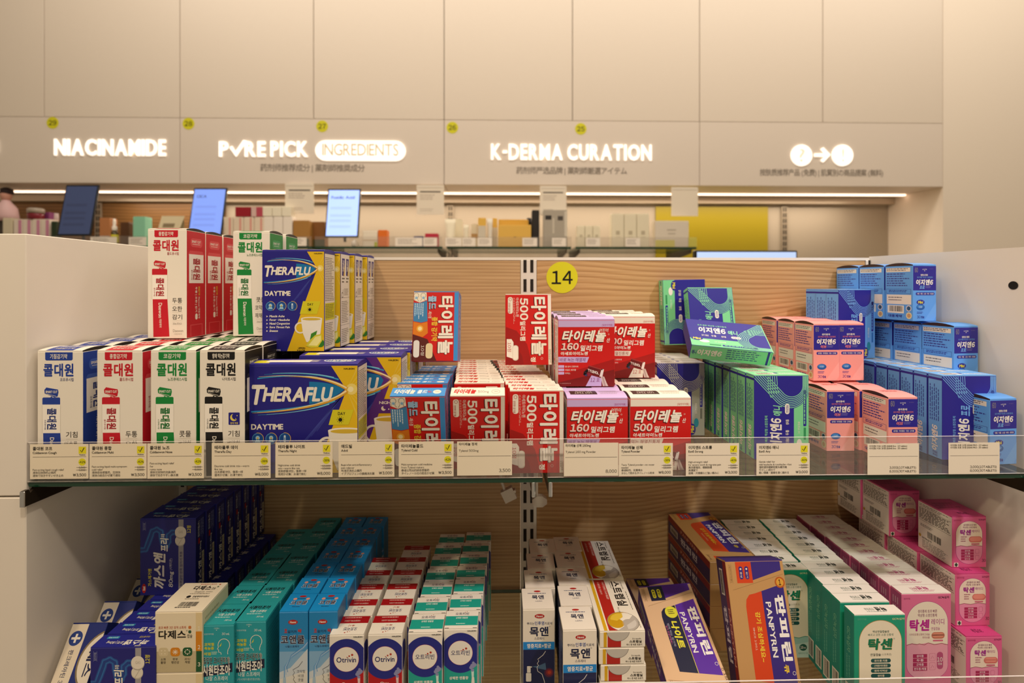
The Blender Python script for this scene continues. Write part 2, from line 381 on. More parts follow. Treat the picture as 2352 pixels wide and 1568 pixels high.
def letters(root, body, u0, u1, v0, v1, bold=.024, ls=.9, colour=None, part='letter', depth=.006, gap=True):
    p0, p1 = at(u0, v1, YH), at(u1, v0, YH); w, h = p1.x - p0.x, p1.z - p0.z
    if part == 'letter':                                         # raised letters, one mesh each
        c = [ch for ch in body]; ws = []
        for ch in c:
            if ch == ' ': ws.append(.22); continue
            q = txt(ch, -bold); ws.append(q[4] - q[2] + .115)
        tot = sum(ws); x = p0.x
        for ch, q in zip(c, ws):
            ww = q / tot * w
            if ch != ' ':
                vs, fc, a0, b0, a1, b1 = txt(ch, -bold); g = G()
                pts = [(x + (X - a0) / (a1 - a0) * (ww - .115 * w / tot), (Y - b0) / (b1 - b0) * (h * (.16 if ch == '-' else 1)) + p0.z + (h * .42 if ch == '-' else 0)) for X, Y, _ in vs]
                g.mesh([(X, YH - depth, Z) for X, Z in pts], fc, colour or GLOW)
                ed = {}
                for f in fc:
                    for k in range(len(f)):
                        e = (f[k], f[(k + 1) % len(f)]); ed[tuple(sorted(e))] = None if tuple(sorted(e)) in ed else e
                for e in ed.values():
                    if e: g.poly([(pts[e[1]][0], YH - depth, pts[e[1]][1]), (pts[e[0]][0], YH - depth, pts[e[0]][1]), (pts[e[0]][0], YH, pts[e[0]][1]), (pts[e[1]][0], YH, pts[e[1]][1])], colour or GLOW)
                g.build('letter', root)
            x += ww
    else:
        vs, fc, a0, b0, a1, b1 = txt(body, 0.012); g = G()
        g.mesh([(p0.x + (X - a0) / (a1 - a0) * w, YH - depth - zq * 4e-6, p0.z + (Y - b0) / (b1 - b0) * h) for X, Y, zq in vs], fc, colour or GLOW)
        return g.build(part, root)
GREY = M('#8b8176', .6, name='grey_vinyl')
def rrect(cx, cz, w, h, n=10):
    r = h / 2; return [(cx + w / 2 - r + r * math.cos(t), cz + r * math.sin(t)) for t in [math.pi * (-.5 + k / n) for k in range(n + 1)]] + \
                      [(cx - w / 2 + r + r * math.cos(t), cz + r * math.sin(t)) for t in [math.pi * (.5 + k / n) for k in range(n + 1)]]
def disc(cx, cz, r, n=32): return [(cx + r * math.cos(2 * math.pi * k / n), cz + r * math.sin(2 * math.pi * k / n)) for k in range(n)]
s = sign('illuminated_lettering', 'glowing white letters reading NIACINAMIDE on the fascia'); letters(s, 'NIACINAMIDE', 126, 386, 321, 357)
s = sign('illuminated_lettering', 'glowing white bar of a cut-off letter at the left picture edge')
letters(s, 'N', -32, 1, 322, 351)
s = sign('illuminated_lettering', 'glowing white letters with a tick for the U, left of the white pill')
letters(s, 'P', 504, 530, 325, 360); letters(s, 'RE', 563, 615, 325, 360); letters(s, 'PICK', 622, 712, 325, 360)
g = G(); q = [at(u, v, YH) for u, v in ((528, 339), (534, 336), (541, 350), (560, 322), (567, 324), (543, 360))]
g.prism([(p.x, p.z) for p in q][::-1], YH - .006, YH, GLOW); g.build('tick_mark', s)
s = sign('illuminated_pill', 'glowing white pill plate with thin INGREDIENTS letters cut in')
a, b = at(725, 369, YH), at(932, 324, YH); g = G(); g.prism(rrect((a.x + b.x) / 2, (a.z + b.z) / 2, b.x - a.x, b.z - a.z), YH - .006, YH, GLOW); g.build('pill_plate', s)
letters(s, 'INGREDIENTS', 741, 916, 331, 358, colour=M('#c9b596', .6, 0, .3, name='dim_letter_gap'), part='cut_lettering', depth=.0065)
s = sign('illuminated_lettering', 'glowing white letters reading K-DERMA CURATION on the fascia'); letters(s, 'K-DERMA CURATION', 1128, 1500, 333, 367)
s = sign('illuminated_symbol', 'glowing white disc with a faint question mark left of the arrow')
for cx, ch, sg in ((1840, '?', 0), (1934, '!', 1)):
    if sg: s = sign('illuminated_symbol', 'glowing white disc with a faint exclamation mark right of the arrow')
    p = at(cx, 357, YH); g = G(); g.prism(disc(p.x, p.z, .049), YH - .006, YH, GLOW); g.build('disc_plate', s)
    letters(s, ch, cx - (6 if sg == 0 else 2), cx + (7 if sg == 0 else 3), 342, 372, colour=M('#e0cfb6', .6, 0, .45, name='dim_symbol_gap'), part='cut_symbol', depth=.0065)
s = sign('illuminated_symbol', 'glowing white arrow between the two round symbols')
g = G(); q = [at(u, v, YH) for u, v in ((1870, 353), (1894, 353), (1884, 343), (1890, 339), (1906, 356), (1890, 373), (1884, 369), (1894, 360), (1870, 360))]
g.prism([(p.x, p.z) for p in q][::-1], YH - .006, YH, GLOW); g.build('arrow', s)
for body, u0, u1, v0, v1, lb in (('药剂师推荐成分 | 薬剤師推奨成分', 598, 838, 377, 396, 'small grey subtitle line under the white pill sign'),
                             ('药剂师严选品牌 | 薬剤師厳選アイテム', 1186, 1440, 384, 402, 'small grey subtitle line under the K-DERMA lettering'),
                             ('按肤质推荐产品 (免费) | 肌質別の商品提案 (無料)', 1745, 2028, 389, 406, 'small grey subtitle line under the arrow symbols')):
    o = letters(None, body, u0, u1, v0, v1, colour=GREY, part='subtitle_lettering', depth=.0008); tag(o, lb, 'sign lettering')
YEL = M('#d9d51e', .5, name='yellow_vinyl')
def sticker(u, v, r, n, Y, label, k=.0008):
    p = at(u, v, Y); t = thing('number_sticker', label, 'sticker', (p.x, Y, p.z), 'yellow number stickers')
    g = G(); g.prism(disc(0, 0, r, 40), -k, 0, YEL); g.build('disc', t)
    vs, fc, a0, b0, a1, b1 = txt(n, .012); h = r * .84; sx = h / (b1 - b0); g = G()
    g.mesh([((X - (a0 + a1) / 2) * sx, -k - .0003 - zq * 3e-6, (Y_ - (b0 + b1) / 2) * sx) for X, Y_, zq in vs], fc, BLACK); g.build('numerals', t)
for u, v, n in ((121, 282, '29'), (433, 284, '28'), (740, 290, '27'), (1039, 293, '26'), (1334, 296, '25')):
    sticker(u, v, .0265, n, YH, f'round yellow sticker numbered {n} on the beige fascia')
# lit niche
LED = M('#ffdcc0', .5, 0, 2.0, name='led_diffuser')
o = solid('light_strip', (-3.2, 2.012, ZH0 - .006), (AX(2078, 2.02), 2.030, ZH0 - .0005), LED)
tag(o, 'long warm LED strip glowing under the beige fascia', 'light strip')
o = solid('niche_top_rail', (-3.2, 2.10, ZH0 - .035), (XR - .002, YN - .001, ZH0 - .004), noisy('#b9a993', .6, .01, 50, 'rail_laminate', .01)); tag(o, 'beige rail along the top of the niche behind the light strip', 'rail')
o = solid('back_board', (-3.2, YN - .022, -.3), (AX(520, YN), YN - .002, ZH0 - .036), wood('walnut_veneer', '#8c6434', '#6e4a22', 60, 1.5, 1.3)); tag(o, 'brown wood-veneer board at the back of the left niche', 'board')
o = solid('yellow_patch', (AX(1505, YN), YN - .010, -.2), (AX(1762, YN), YN - .002, at(1600, 475, YN).z), M('#a08e18', .4, name='plain_yellow')); tag(o, 'yellow patch on the niche back wall at right', 'board')  # thin slab of even yellow set flat on the niche back wall
for u, w in ((1035, 'behind the cream tubes'), (1800, 'right of the yellow patch'), (235, 'on the brown niche board')):
    t = thing('slotted_upright', f'slim slotted shelf upright {w}', 'upright', (AX(u, YN), YN - (.022 if u < 500 else .002), 0), 'slotted uprights in the niche')
    solid('rail', (-.016, -.008, -.25), (.016, 0, ZH0 - .04), M('#a89a86', .4, .3, name='upright_metal'), t)
    g = G()
    for k in range(26):
        z = ZH0 - .06 - k * .03; g.box((-.009, -.009, z - .011), (-.003, -.0075, z + .011), SLOT); g.box((.003, -.009, z - .011), (.009, -.0075, z + .011), SLOT)
    g.build('slots', t)

# ------------------------------------------------------------------ gondola with back boards, glass shelves
DB = .297; ZT = .2895
t = thing('display_gondola', 'white shop gondola with oak back boards and glass shelves', 'shelving unit', (0, 0, -1.17))
def gp(name, a, b, mat, c=.0006, label=None):
    o = solid(name, (a[0], a[1], a[2] + 1.17), (b[0], b[1], b[2] + 1.17), mat, t, c)
    if label: o['label'] = label
    return o
gp('side_panel', (-.76, -.002, -.0155), (-.604, .62, ZT), WHITE, .001, 'upper left white side panel')
gp('side_panel', (-.76, -.002, -1.17), (-.604, .62, -.0175), WHITE, .001, 'lower left white side panel')
g = G(); a, b, w, y0 = (.604, DB), (.647, -.05), .05, -.05                      # right panel stands slightly splayed
HX, HZ, HR = .613, .2335, .0052
n = Vector((b[1] - a[1], a[0] - b[0])).normalized() * -.06
def pr(p, z): return (p[0], p[1], z + 1.17)
A2, B2 = (a[0] + abs(n.x), a[1] + .02), (b[0] + abs(n.x), b[1])
for q in ([pr(a, -1.17), pr(b, -1.17), pr(b, .2795), pr(a, .2795)], [pr(b, -1.17), pr(B2, -1.17), pr(B2, .2795), pr(b, .2795)], [pr(B2, -1.17), pr(A2, -1.17), pr(A2, .2795), pr(B2, .2795)],
          [pr(A2, -1.17), pr(a, -1.17), pr(a, .2795), pr(A2, .2795)], [pr(a, .2795), pr(b, .2795), pr(B2, .2795), pr(A2, .2795)]): g.poly(q, WHITE)
g.build('side_panel', t)
hp = at(2305, 655, .06); tt = (hp.y - a[1]) / (b[1] - a[1]); hx = a[0] + (b[0] - a[0]) * tt; g = G()
dv = Vector((b[0] - a[0], b[1] - a[1])).normalized(); hz = at(2305, 655, .09).z
g.mesh([(hx + dv.x * .0062 * math.cos(k * .3) - .0006, hp.y + dv.y * .0062 * math.cos(k * .3), hz + .0055 * math.sin(k * .3) + 1.17) for k in range(21)], [tuple(range(21))], BLACK)
g.build('drilled_hole', t)
gp('back_board', (-.590, DB, -1.17), (-.0165, DB + .012, .2725), WOODA, 0, 'left oak back board with straight grain')
gp('back_board', (.0125, DB, -1.17), (.596, DB + .012, .2725), WOODB, 0, 'right oak back board with wavy grain')
gp('top_trim', (-.604, DB - .001, .2727), (.604, DB + .016, .2775), M('#efe9df', .4, name='white_edge_trim'), 0)
for x, w in ((-.0155, .0275), (-.604, .013), (.597, .010)):
    u = gp('upright', (x, DB - .002, -1.17), (x + w, DB + .01, .2727), UPR, .0005)
    g = G()
    for k in range(30):
        z = .262 - k * .0335
        for dx in ((.0045, .0165) if w > .02 else (.004,)): g.box((x + dx, DB - .0026, z - .011 + 1.17), (x + dx + .0055, DB - .0019, z + .011 + 1.17), SLOT)
    g.build('slots', u)
sticker(1291, 637, .0275, '14', DB, 'large round yellow sticker numbered 14 on the oak back board')

def glass_shelf(X0, X1, Z, label, lh=.0462, lipx=None):
    t = thing('glass_shelf', label, 'shelf', (0, 0, Z), 'green-edged glass shelves')
    g = G(); g.box((X0, 0, -.0062), (X1, DB - .004, 0), {'front': EDGE, 'back': EDGE, 'left': EDGE, 'right': EDGE, 'top': GLASS, 'bottom': GLASS}, .0006); g.build('pane', t)
    a, b = lipx or (X0, X1); g = G()
    g.box((a, -.0015, .0003), (b, .0005, lh), {'front': ACRYL, 'back': ACRYL, 'left': ACRE, 'right': ACRE, 'top': ACRE, 'bottom': ACRE}, 0)
    g.build('front_lip', t)
    return t
def bracket(t, x, w=.003, tip=True, y0=-.012):
    g = G(); pts = [(y0, -.0072), (y0 + .006, -.0072), (y0 + .008, -.012), (y0 + .016, -.0075), (DB - .003, -.0075), (DB - .003, -.052), (.10, -.030), (y0, -.0255)]
    n = len(pts); A = [(x - w / 2, p, q) for p, q in pts]; B = [(x + w / 2, p, q) for p, q in pts]
    g.poly(A[::-1], DARKM); g.poly(B, DARKM)
    for i in range(n): j = (i + 1) % n; g.poly([A[i], A[j], B[j], B[i]], DARKM)
    o = g.build('bracket', t); g = G(); g.box((x - w * .75, y0 - .001, -.026), (x + w * .75, y0 + .0015, -.0074), STEEL, .0008); c = g.build('chrome_tip', o); c['label'] = 'chrome bracket tip'
s1 = glass_shelf(-.603, -.0015, 0, 'upper left glass shelf carrying the white syrup cartons'); bracket(s1, -.601, .004, y0=-.010); bracket(s1, -.012, y0=.006)
s2 = glass_shelf(.0045, .602, 0, 'upper right glass shelf carrying the green and navy cartons'); bracket(s2, .0085, y0=.006); bracket(s2, .598, .004)
s3 = glass_shelf(-.603, -.0015, -.30, 'lower left glass shelf carrying the nasal spray cartons')
s4 = glass_shelf(.0045, .602, -.30, 'lower right glass shelf carrying the pink and green cartons', .0532)
# cable plugs hanging below the upper shelf
for u, v, Y, rz, lb in ((1168, 1134, .22, .5, 'white cable plug hanging under the left glass shelf on its cord'), (1239, 1149, .24, .1, 'white plug head hanging in front of the centre upright')):
    p = at(u, v, Y); t = thing('cable_plug', lb, 'plug', (p.x, Y, p.z), 'white cable plugs'); g = G(); PL = M('#dcd4c6', .4, name='white_plastic')
    if rz > .3:
        c, s_ = math.cos(.45), math.sin(.45)
        def rt(x, z): return (x * c - z * s_, x * s_ + z * c)
        g.prism([rt(x, z) for x, z in ((-.010, -.010), (.010, -.010), (.010, -.001), (.013, -.001), (.013, .003), (.010, .003), (.010, .009), (-.010, .009))], -.006, .006, PL); g.build('plug_body', t)
        g = G(); g.tube([(-.006, 0, .006), (-.011, 0, .02), (-.014, 0, .034), (-.016, 0, -p.z - .0066)][:3] + [(-.016, .0, -p.z - .0065)], .0022, PL); g.build('cord', t)
    else:
        g.prism([(.013 * math.cos(k * math.pi / 4 + .39), .0095 * math.sin(k * math.pi / 4 + .39)) for k in range(8)], -.006, .006, PL); g.build('plug_body', t)
        g = G(); g.tube([(-.004, 0, .008), (-.004, 0, -p.z - .0065)], .0018, PL); g.build('cord', t)

# ------------------------------------------------------------------ price cards in the lip
CARD = '#e3d3b7'; INK = '#1d1a18'
def price_card(u0, u1, v0, v1, kind, ti, en, lines, disc_, old, price, label):
    a, b = at(u0, v1, -.002), at(u1, v0, -.002); w, h = b.x - a.x, b.z - a.z; Y = -.0023; zb = max(a.z, .0005)
    t = thing('price_card', label, 'price card', (a.x + w / 2, Y, zb), 'printed price cards along the shelf edge')
    g = G(); g.box((-w / 2, -.0003, 0), (w / 2, 0, h), M('#efe3cc', .5)); f = Face(g, w, h, lambda x, z, o: (x - w / 2, -.0003 - o, z)).fr(0, 0, 131, 82)
    if kind == 'full':
        f.TS(6, 13.5, 9.2, ti, INK, .022, maxw=78); f.TS(6, 22.5, 7.4, en, INK, .014, maxw=78)
        f.R(6, 29.6, 126, 30.5, '#5a5046')
        y0 = 76.5 - 7.0 * (len(lines) - 1)
        for i, l in enumerate(lines): f.TS(6, y0 + 7.0 * i, 6.4, l, '#3b352f', 0, maxw=80)
        for k, y in enumerate((57.5, 63.5)):
            f.TS(117, y, 5.6, old, '#4a423a', .004, 'c'); f.R(104, y - 2.6, 128, y - 1.9, '#4a423a', 5)
        f.TS(126, 76, 8.6, price, INK, .012, 'r'); g.build('card', t)
        g = G(); f = Face(g, w, h, lambda x, z, o: (x - w / 2, -.0003 - o, z)).fr(0, 0, 131, 82)
        f.R(109, 6, 126, 23, '#e6dc2a', 2); f.S([(113, 14.5), (116, 19.3), (121.5, 8.6)], 1.7, INK, 4); f.TS(117.5, 26.8, 4.2, 'Medicine', INK, .01, 'c'); g.build('check_badge', t)['label'] = 'yellow square badge with a black tick'
        g = G(); f = Face(g, w, h, lambda x, z, o: (x - w / 2, -.0003 - o, z)).fr(0, 0, 131, 82)
        f.E(117, 42.5, 8.3, '#e2dc22', 2); f.TS(117, 45, 6.8, disc_, INK, .012, 'c', maxw=15); g.build('discount_badge', t)['label'] = 'round yellow discount badge'
    elif kind == 'plain':
        f.TS(4, 9, 7.6, ti, INK, .012, maxw=60); f.TS(4, 24.5, 7.6, en, '#4a443d', 0, maxw=80); f.R(3.5, 35, 128, 35.9, '#4a4038'); f.TS(127, 74, 10.5, price, INK, 0, 'r'); g.build('card', t)
    else:
        for i, l in enumerate((ti, en)): f.TS(4, 8.5 + 6 * i, 5.6, l, '#3b352f', .008, maxw=96)
        f.R(4, 33.5, 128, 34.3, '#4a4038')
        for i, l in enumerate(price): f.TS(123, 66 + 9.7 * i, 8.4, l, '#2a2622', 0, 'r', maxw=72)
        g.build('card', t)
K8, K3, K5 = '₩8,000', '₩3,000', '₩3,500'
CJ = [
 (70, 204, 1019, 1099.5, 'full', '콜대원 코프', 'Coldaewon Cough', ['Fast-acting liquid cough relief', '液体见效快的止咳药', '液体で効きやすいせき止め'], '-42%', '6,000', K5, 'price card at the far left end of the shelf, below the blue-print carton'),
 (206, 337.5, 1018, 1099, 'full', '콜대원 종합', 'Coldaewon Multi', ['Fast-acting liquid multi-symptom', 'cold relief', '液体综合感冒药，见效快', '液体の総合かぜ薬で速効'], '-42%', '6,000', K5, 'price card below the red-print syrup carton, second from left'),
 (339, 469, 1017, 1098.5, 'full', '콜대원 노즈', 'Coldaewon Nose', ['Fast-acting liquid relief', 'for', 'runny nose', '液体见效快的流鼻涕药', '液体で効きやすい鼻水薬'], '-42%', '6,000', K5, 'price card below the green-print syrup carton, third from left'),
 (487, 622, 1016, 1098, 'full', '테라플루 데이', 'Theraflu Day', ['Daytime cold drink mix—warm', 'like tea', '白天感冒冲饮，像茶一样', '昼用かぜ薬：お湯で飲む'], '-38%', '13,000', K8, 'price card for the daytime cold drink, marked minus 38 percent, fourth from left'),
 (633, 764, 1014.5, 1096, 'full', '테라플루 나이트', 'Theraflu Night', ['Nighttime cold drink', 'mix—warm like tea', '夜用感冒冲饮，像茶一样', '夜用かぜ薬：お湯で飲む'], '-38%', '13,000', K8, 'price card for the nighttime cold drink, below the large navy box'),
 (778, 906, 1013.5, 1095, 'full', '애드빌', 'Advil', ['Ibuprofen anti-inflammatory', 'pain reliever', '布洛芬消炎止痛药', 'イブプロフェンの鎮痛消炎薬'], '-40%', '5,000', K3, 'price card for an anti-inflammatory pain reliever, sixth from left'),
 (916, 1042, 1013, 1094, 'full', '타이레놀콜드', 'Tylenol Cold', ['Multi-symptom cold medicine', 'from Tylenol makers', '泰诺公司出的综合感冒药', 'タイレノール社の総合かぜ薬'], '-42%', '6,000', K5, 'price card for multi-symptom cold medicine, below the blue-topped red carton'),
 (1050, 1176, 1012.5, 1091.5, 'plain', '타이레놀 정제', 'Tylenol 500mg', None, None, None, '3,500', 'plain price card without badges reading 3,500'),
 (1295, 1420, 1016, 1093, 'plain', '타이레놀 산제 160mg', 'Tylenol 160 mg Powder', None, None, None, '8,000', 'plain price card without badges reading 8,000'),
 (1421, 1545, 1017, 1093, 'full', '타이레놀 산제', 'Tylenol Powder', ['Tasty Tylenol powder—no water', 'needed', '泰诺粉剂，无需喝水', '水なしで飲めるタイレノール粉末'], '-38%', '13,000', K8, 'price card for powder sachets, below the right red powder carton'),
 (1575, 1697, 1017, 1093, 'full', '이지엔6 스트롱', 'Ezn6 Strong', ['High-strength relief', 'for severe tooth & migraine pain', '高浓度强效，缓解剧痛', '高濃度で', '歯痛・片頭痛など強い痛みに'], '-40%', '5,000', K3, 'price card for high-strength relief, below the navy and grey carton'),
 (1737, 1859, 1017, 1092, 'full', '이지엔6 애니', 'Ezn6 Any', ['Gentle relief for', 'mild headache & toothache—fast', '温和速效缓解轻度头痛牙痛', 'やさしい成分で', '軽い頭痛・歯痛を速く鎮める'], '-40%', '5,000', K3, 'price card for gentle relief, below the navy and mint carton'),
 (1992, 2110, 1017.5, 1090, 'two', '이지엔6 이브 10정 (EGN6 Eve - 10 tablets)', '이지엔6 이브 30정 (EGN6 Eve - 30 tablets)', None, None, None, ['3,000(10TABLETS)', '8,000(30TABLETS)'], 'two-price card below the pink cartons, left of the light blue carton'),
 (2178, 2295, 1017, 1090, 'two', '이지엔6 프로 10정 (EGN6 PRO - 10 tablets)', '이지엔6 프로 30정 (EGN6 PRO - 30 tablets)', None, None, None, ['3,000(10TABLETS)', '8,000(30TABLETS)'], 'two-price card at the right end, below the navy and light blue carton')]
for c in CJ: price_card(*c)
# ------------------------------------------------------------------ cartons: kinds
W_, NV = '#f1ebe0', '#231f86'
def syrup(col, dark, head, sub, syms, moon=False):
    c = Carton('syrup_carton', 53, 152, 48, {'front': W_, 'right': col, 'left': W_, 'top': W_, 'flap_side': '#2a2522'}, arch=2.6)
    f = c.front.fr(808, 35, 1080, 748)
    f.R(855, 30, 1020, 83, col, 1, 10, '1100')
    f.T(885, 46, 988, 74, head, W_, .022)
    f.T(845, 100, 1025, 174, '콜대원', col, .036); f.T(944 if len(sub) < 7 else 910, 181, 1025, 200, sub, dark, .008)
    f.P([(850, 248), (862, 234), (932, 246), (935, 262), (930, 284), (912, 290), (852, 268)], col); f.T(858, 252, 928, 266, 'SMART CUT', W_, .03)
    f.S([(866, 271), (920, 283)], 2, W_, 4); f.S([(895, 286), (885, 296)], 8, col)
    f.R(838, 290, 945, 345, col, 1, 8, '0011'); f.P([(838, 330), (946, 330), (946, 490), (840, 490)], '#fbf6ee', 2)
    f.S([(838, 332), (838, 490)], 1.6, '#cfc6b8', 3); f.S([(946, 332), (946, 490)], 1.6, '#cfc6b8', 3)
    f.T(866, 350, 924, 470, '콜대원', dark, .034, 0, -90); f.T(851, 415, 861, 470, sub, dark, .01, 0, -90)
    f.P([(843, 490), (946, 490), (960, 735), (848, 738)], col, 2); f.T(884, 514, 909, 612, 'Daewon', W_, .02, 0, -90); f.T(889, 620, 906, 676, '대원제약', W_, .012, 0, -90)
    for k, t in enumerate(syms):
        y = 482 + 54 * k; f.T(980 if len(t) < 3 else 972, y, 1049, y + 34, t, '#4c463f', .01); f.R(980, y + 42, 1050, y + 43.4, '#b9b0a2')
    if moon:
        f.R(982, 380, 1050, 450, NV, 2, 5); f.E(1014, 408, 22, '#ecd860', 3); f.E(1023, 402, 20, NV, 4); f.E(1034, 398, 3, '#ecd860', 5); f.E(1026, 415, 2.5, '#ecd860', 5); f.T(994, 434, 1040, 446, '밤에 복용', '#ecd860', .01, k=5)
    f.T(984, 644, 1046, 657, '20mL/포X10', '#8d857a', 0); f.T(985, 688, 1056, 706, 'Daewon', '#aaa196', .005); f.T(993, 714, 1048, 724, '대원제약', '#b5ada1', 0)
    f = c.right.fr(1075, 45, 1200, 745); lt = {'#c8172b': '#d94a52', '#1f3f9e': '#3f5fb8', '#14883c': '#3da05e', '#171516': '#3a3838'}[col]
    f.R(1100, 92, 1178, 150, lt, 2, 14); f.T(1108, 106, 1166, 122, 'SMART CUT', W_, .02); f.R(1112, 130, 1162, 132.5, W_, 3)
    f.P([(1095, 175), (1180, 175), (1190, 205), (1085, 205)], lt, 1); f.R(1090, 198, 1186, 388, '#f5efe6', 2); f.T(1116, 222, 1164, 366, '콜대원', dark, .034, 0, -90); f.T(1104, 300, 1113, 366, sub, dark, .01, 0, -90)
    f.T(1128, 412, 1143, 580, ' | '.join(syms[:3]), W_, .02, 0, -90); f.T(1150, 410, 1162, 470, head, '#f0d24a', .02, 0, -90); f.T(1150, 480, 1162, 625, 'Daewon 대원제약', W_, .01, 0, -90); f.R(1130, 590, 1146, 630, W_, 2, 7)
    f.R(1098, 660, 1180, 735, lt, 1); f.R(1104, 666, 1174, 735, col, 2)
    f = c.left.fr(0, 0, 48, 152); f.L(4, 12, 44, 120, 26, '#8a8278')
    f = c.top.fr(0, 0, 53, 48); f.R(9, 10, 41, 48, col, 1); f.R(12, 12, 38, 30, W_, 2); f.T(14, 16, 36, 27, '콜대원', col, .05, 0, 180); f.T(13, 36, 37, 42, head, W_, .02, 0)
    return c
SY = {'blue': syrup('#1f3f9e', '#1b2f78', '기침감기약', '코프큐시럽', ('기침', '인후통', '가래')),
      'red': syrup('#c8172b', '#a81225', '종합감기약', '콜드큐시럽', ('두통', '오한', '감기')),
      'green': syrup('#14883c', '#12702f', '코감기약', '노즈큐에스시럽', ('콧물', '코막힘', '재채기')),
      'black': syrup('#171516', '#171516', '밤에 먹는감기약', '나이트시럽', ('기침', '코막힘', '콧물'), True)}

def hotdrink(w, h, d, big, night=False):
    YE, PU = '#e4bd1a', '#5c2a86'
    c = Carton('cold_drink_box', w, h, d, {'front': NV, 'right': '#2b2780', 'left': NV, 'top': '#2a2590', 'flap_side': '#2a2590'}, arch=2.0)
    f = c.front
    if big: f.fr(22, 885, 872, 1729); yb = [(665, 885), (872, 885), (872, 1729), (545, 1729), (785, 1075)]; LG = (60, 1030, 685, 1190); X = lambda x: 22 + (x - 137) / 470 * 850; Yv = lambda y: 885 + (y - 42) * 1.20
    else: f.fr(137, 42, 607, 820); yb = [(475, 42), (607, 42), (607, 820), (325, 820), (553, 178)]; LG = (158, 150, 505, 240)
    f.P(yb, YE)
    cx, cy, sx, sy = (785, 1075, 1.81, 1.6) if big else (553, 178, 1, 1)
    for k in range(11):                                                             # rays printed on the yellow field
        a = -1.15 + k * .23; q = [(cx + 2, cy), (cx + 260 * sx * math.cos(a), cy + 260 * sx * math.sin(a)), (cx + 260 * sx * math.cos(a + .07), cy + 260 * sx * math.sin(a + .07))]
        f.P(q, '#e6c746', 2)
    f.E(cx + 22 * sx, cy - 4, 24 * sx, '#efd978', 3); f.E(cx + 18 * sx, cy - 3, 12 * sx, '#f7ecb8', 4)
    if night: f.P([(yb[0][0] - 50 * sx, yb[0][1]), (yb[0][0], yb[0][1]), yb[4], (yb[3][0], yb[3][1]), (yb[3][0] - 70 * sx, yb[3][1]), (yb[4][0] - 34 * sx, yb[4][1])], PU, 5)
    for k in range(5):
        t = .10 + k * .07; bx, by = cx - 6 * sx, cy + 12 * sy; f.S([(bx, by), (bx - 150 * sx * (1 + .2 * k) * .8, by + (190 + 26 * k) * sy)], 2.2 * sx, '#3f48a8', 2)
    def bz(p0, p1, p2, n=14): return [((1 - t) ** 2 * p0[0] + 2 * t * (1 - t) * p1[0] + t * t * p2[0], (1 - t) ** 2 * p0[1] + 2 * t * (1 - t) * p1[1] + t * t * p2[1]) for t in [i / n for i in range(n + 1)]]
    def m(x, y): return (cx + (x - 553) * sx, cy + (y - 178) * sy)
    top = bz(m(300, 118), m(480, 112), m(550, 178)); bot = bz(m(550, 178), m(480, 262), m(300, 276))
    f.P(bz(m(395, 138), m(500, 140), m(543, 178)) + bz(m(543, 178), m(490, 232), m(395, 248)), '#1277b4', 3)
    def taper(p, q, r, w0, w1, col, k):                                             # tapering brush sweep
        P = bz(m(*p), m(*q), m(*r), 18); up, dn = [], []
        for i_, (x, y) in enumerate(P):
            x2, y2 = P[min(i_ + 1, 18)]; x1, y1 = P[max(i_ - 1, 0)]; L_ = math.hypot(x2 - x1, y2 - y1) or 1; w_ = (w0 + (w1 - w0) * i_ / 18) * sx / 2
            up.append((x - (y2 - y1) / L_ * w_, y + (x2 - x1) / L_ * w_)); dn.append((x + (y2 - y1) / L_ * w_, y - (x2 - x1) / L_ * w_))
        for i_ in range(18): f.P([up[i_], up[i_ + 1], dn[i_ + 1], dn[i_]], col, k)
    for j_, (p, q, r, w0, w1, col) in enumerate((((176, 121), (430, 84), (556, 174), 1, 16, '#d9a232'), ((182, 114), (440, 88), (554, 170), 1, 7, '#f6e6b4'), ((205, 103), (400, 84), (520, 128), 1, 6, '#3aa6dc'), ((176, 122), (300, 104), (430, 112), 5, 1, '#2f9ad6'), ((240, 97), (400, 88), (500, 118), 1, 4, '#8fd0ee'),
                               ((155, 290), (470, 276), (556, 182), 1, 17, '#d9a232'), ((175, 288), (450, 268), (552, 184), 1, 7, '#f6e6b4'), ((150, 284), (300, 276), (430, 244), 6, 1, '#2f9ad6'), ((178, 300), (400, 290), (505, 232), 1, 6, '#3aa6dc'), ((215, 297), (390, 286), (480, 248), 1, 4, '#8fd0ee'))):
        taper(p, q, r, w0, w1, col, 5 + j_ * .1)
    a, b_, c_, d_ = LG; th = (d_ - b_)
    f.T(a, b_ + th * .02, a + (c_ - a) * .165, d_, 'T', W_, .05, .22, k=8); f.T(a + (c_ - a) * .13, b_ + th * .14, c_, b_ + th * .86, 'HERAFLU', W_, .05, .22, k=7)
    if big:
        f.T(55, 1340, 300, 1384, 'NIGHTTIME' if night else 'DAYTIME', W_, .045, k=6); ic = [(105, 1455), (208, 1455), (312, 1455)]; R0 = 45
        dp = [(680, 1232), (842, 1232), (802, 1350), (648, 1350)]; dt = (720, 1250, 776, 1274); sn = (738, 1310, 15)
        mg = (640, 1372, 1.7); bl = None
    else:
        f.T(158, 350, 352, 388, 'NIGHTTIME' if night else 'DAYTIME', W_, .045, k=6); ic = [(200, 468), (283, 468), (365, 468)]; R0 = 36
        dp = [(446, 430), (580, 430), (552, 530), (422, 530)]; dt = (480, 445, 524, 464); sn = (497, 495, 11); mg = (428, 552, 1.0); bl = 1
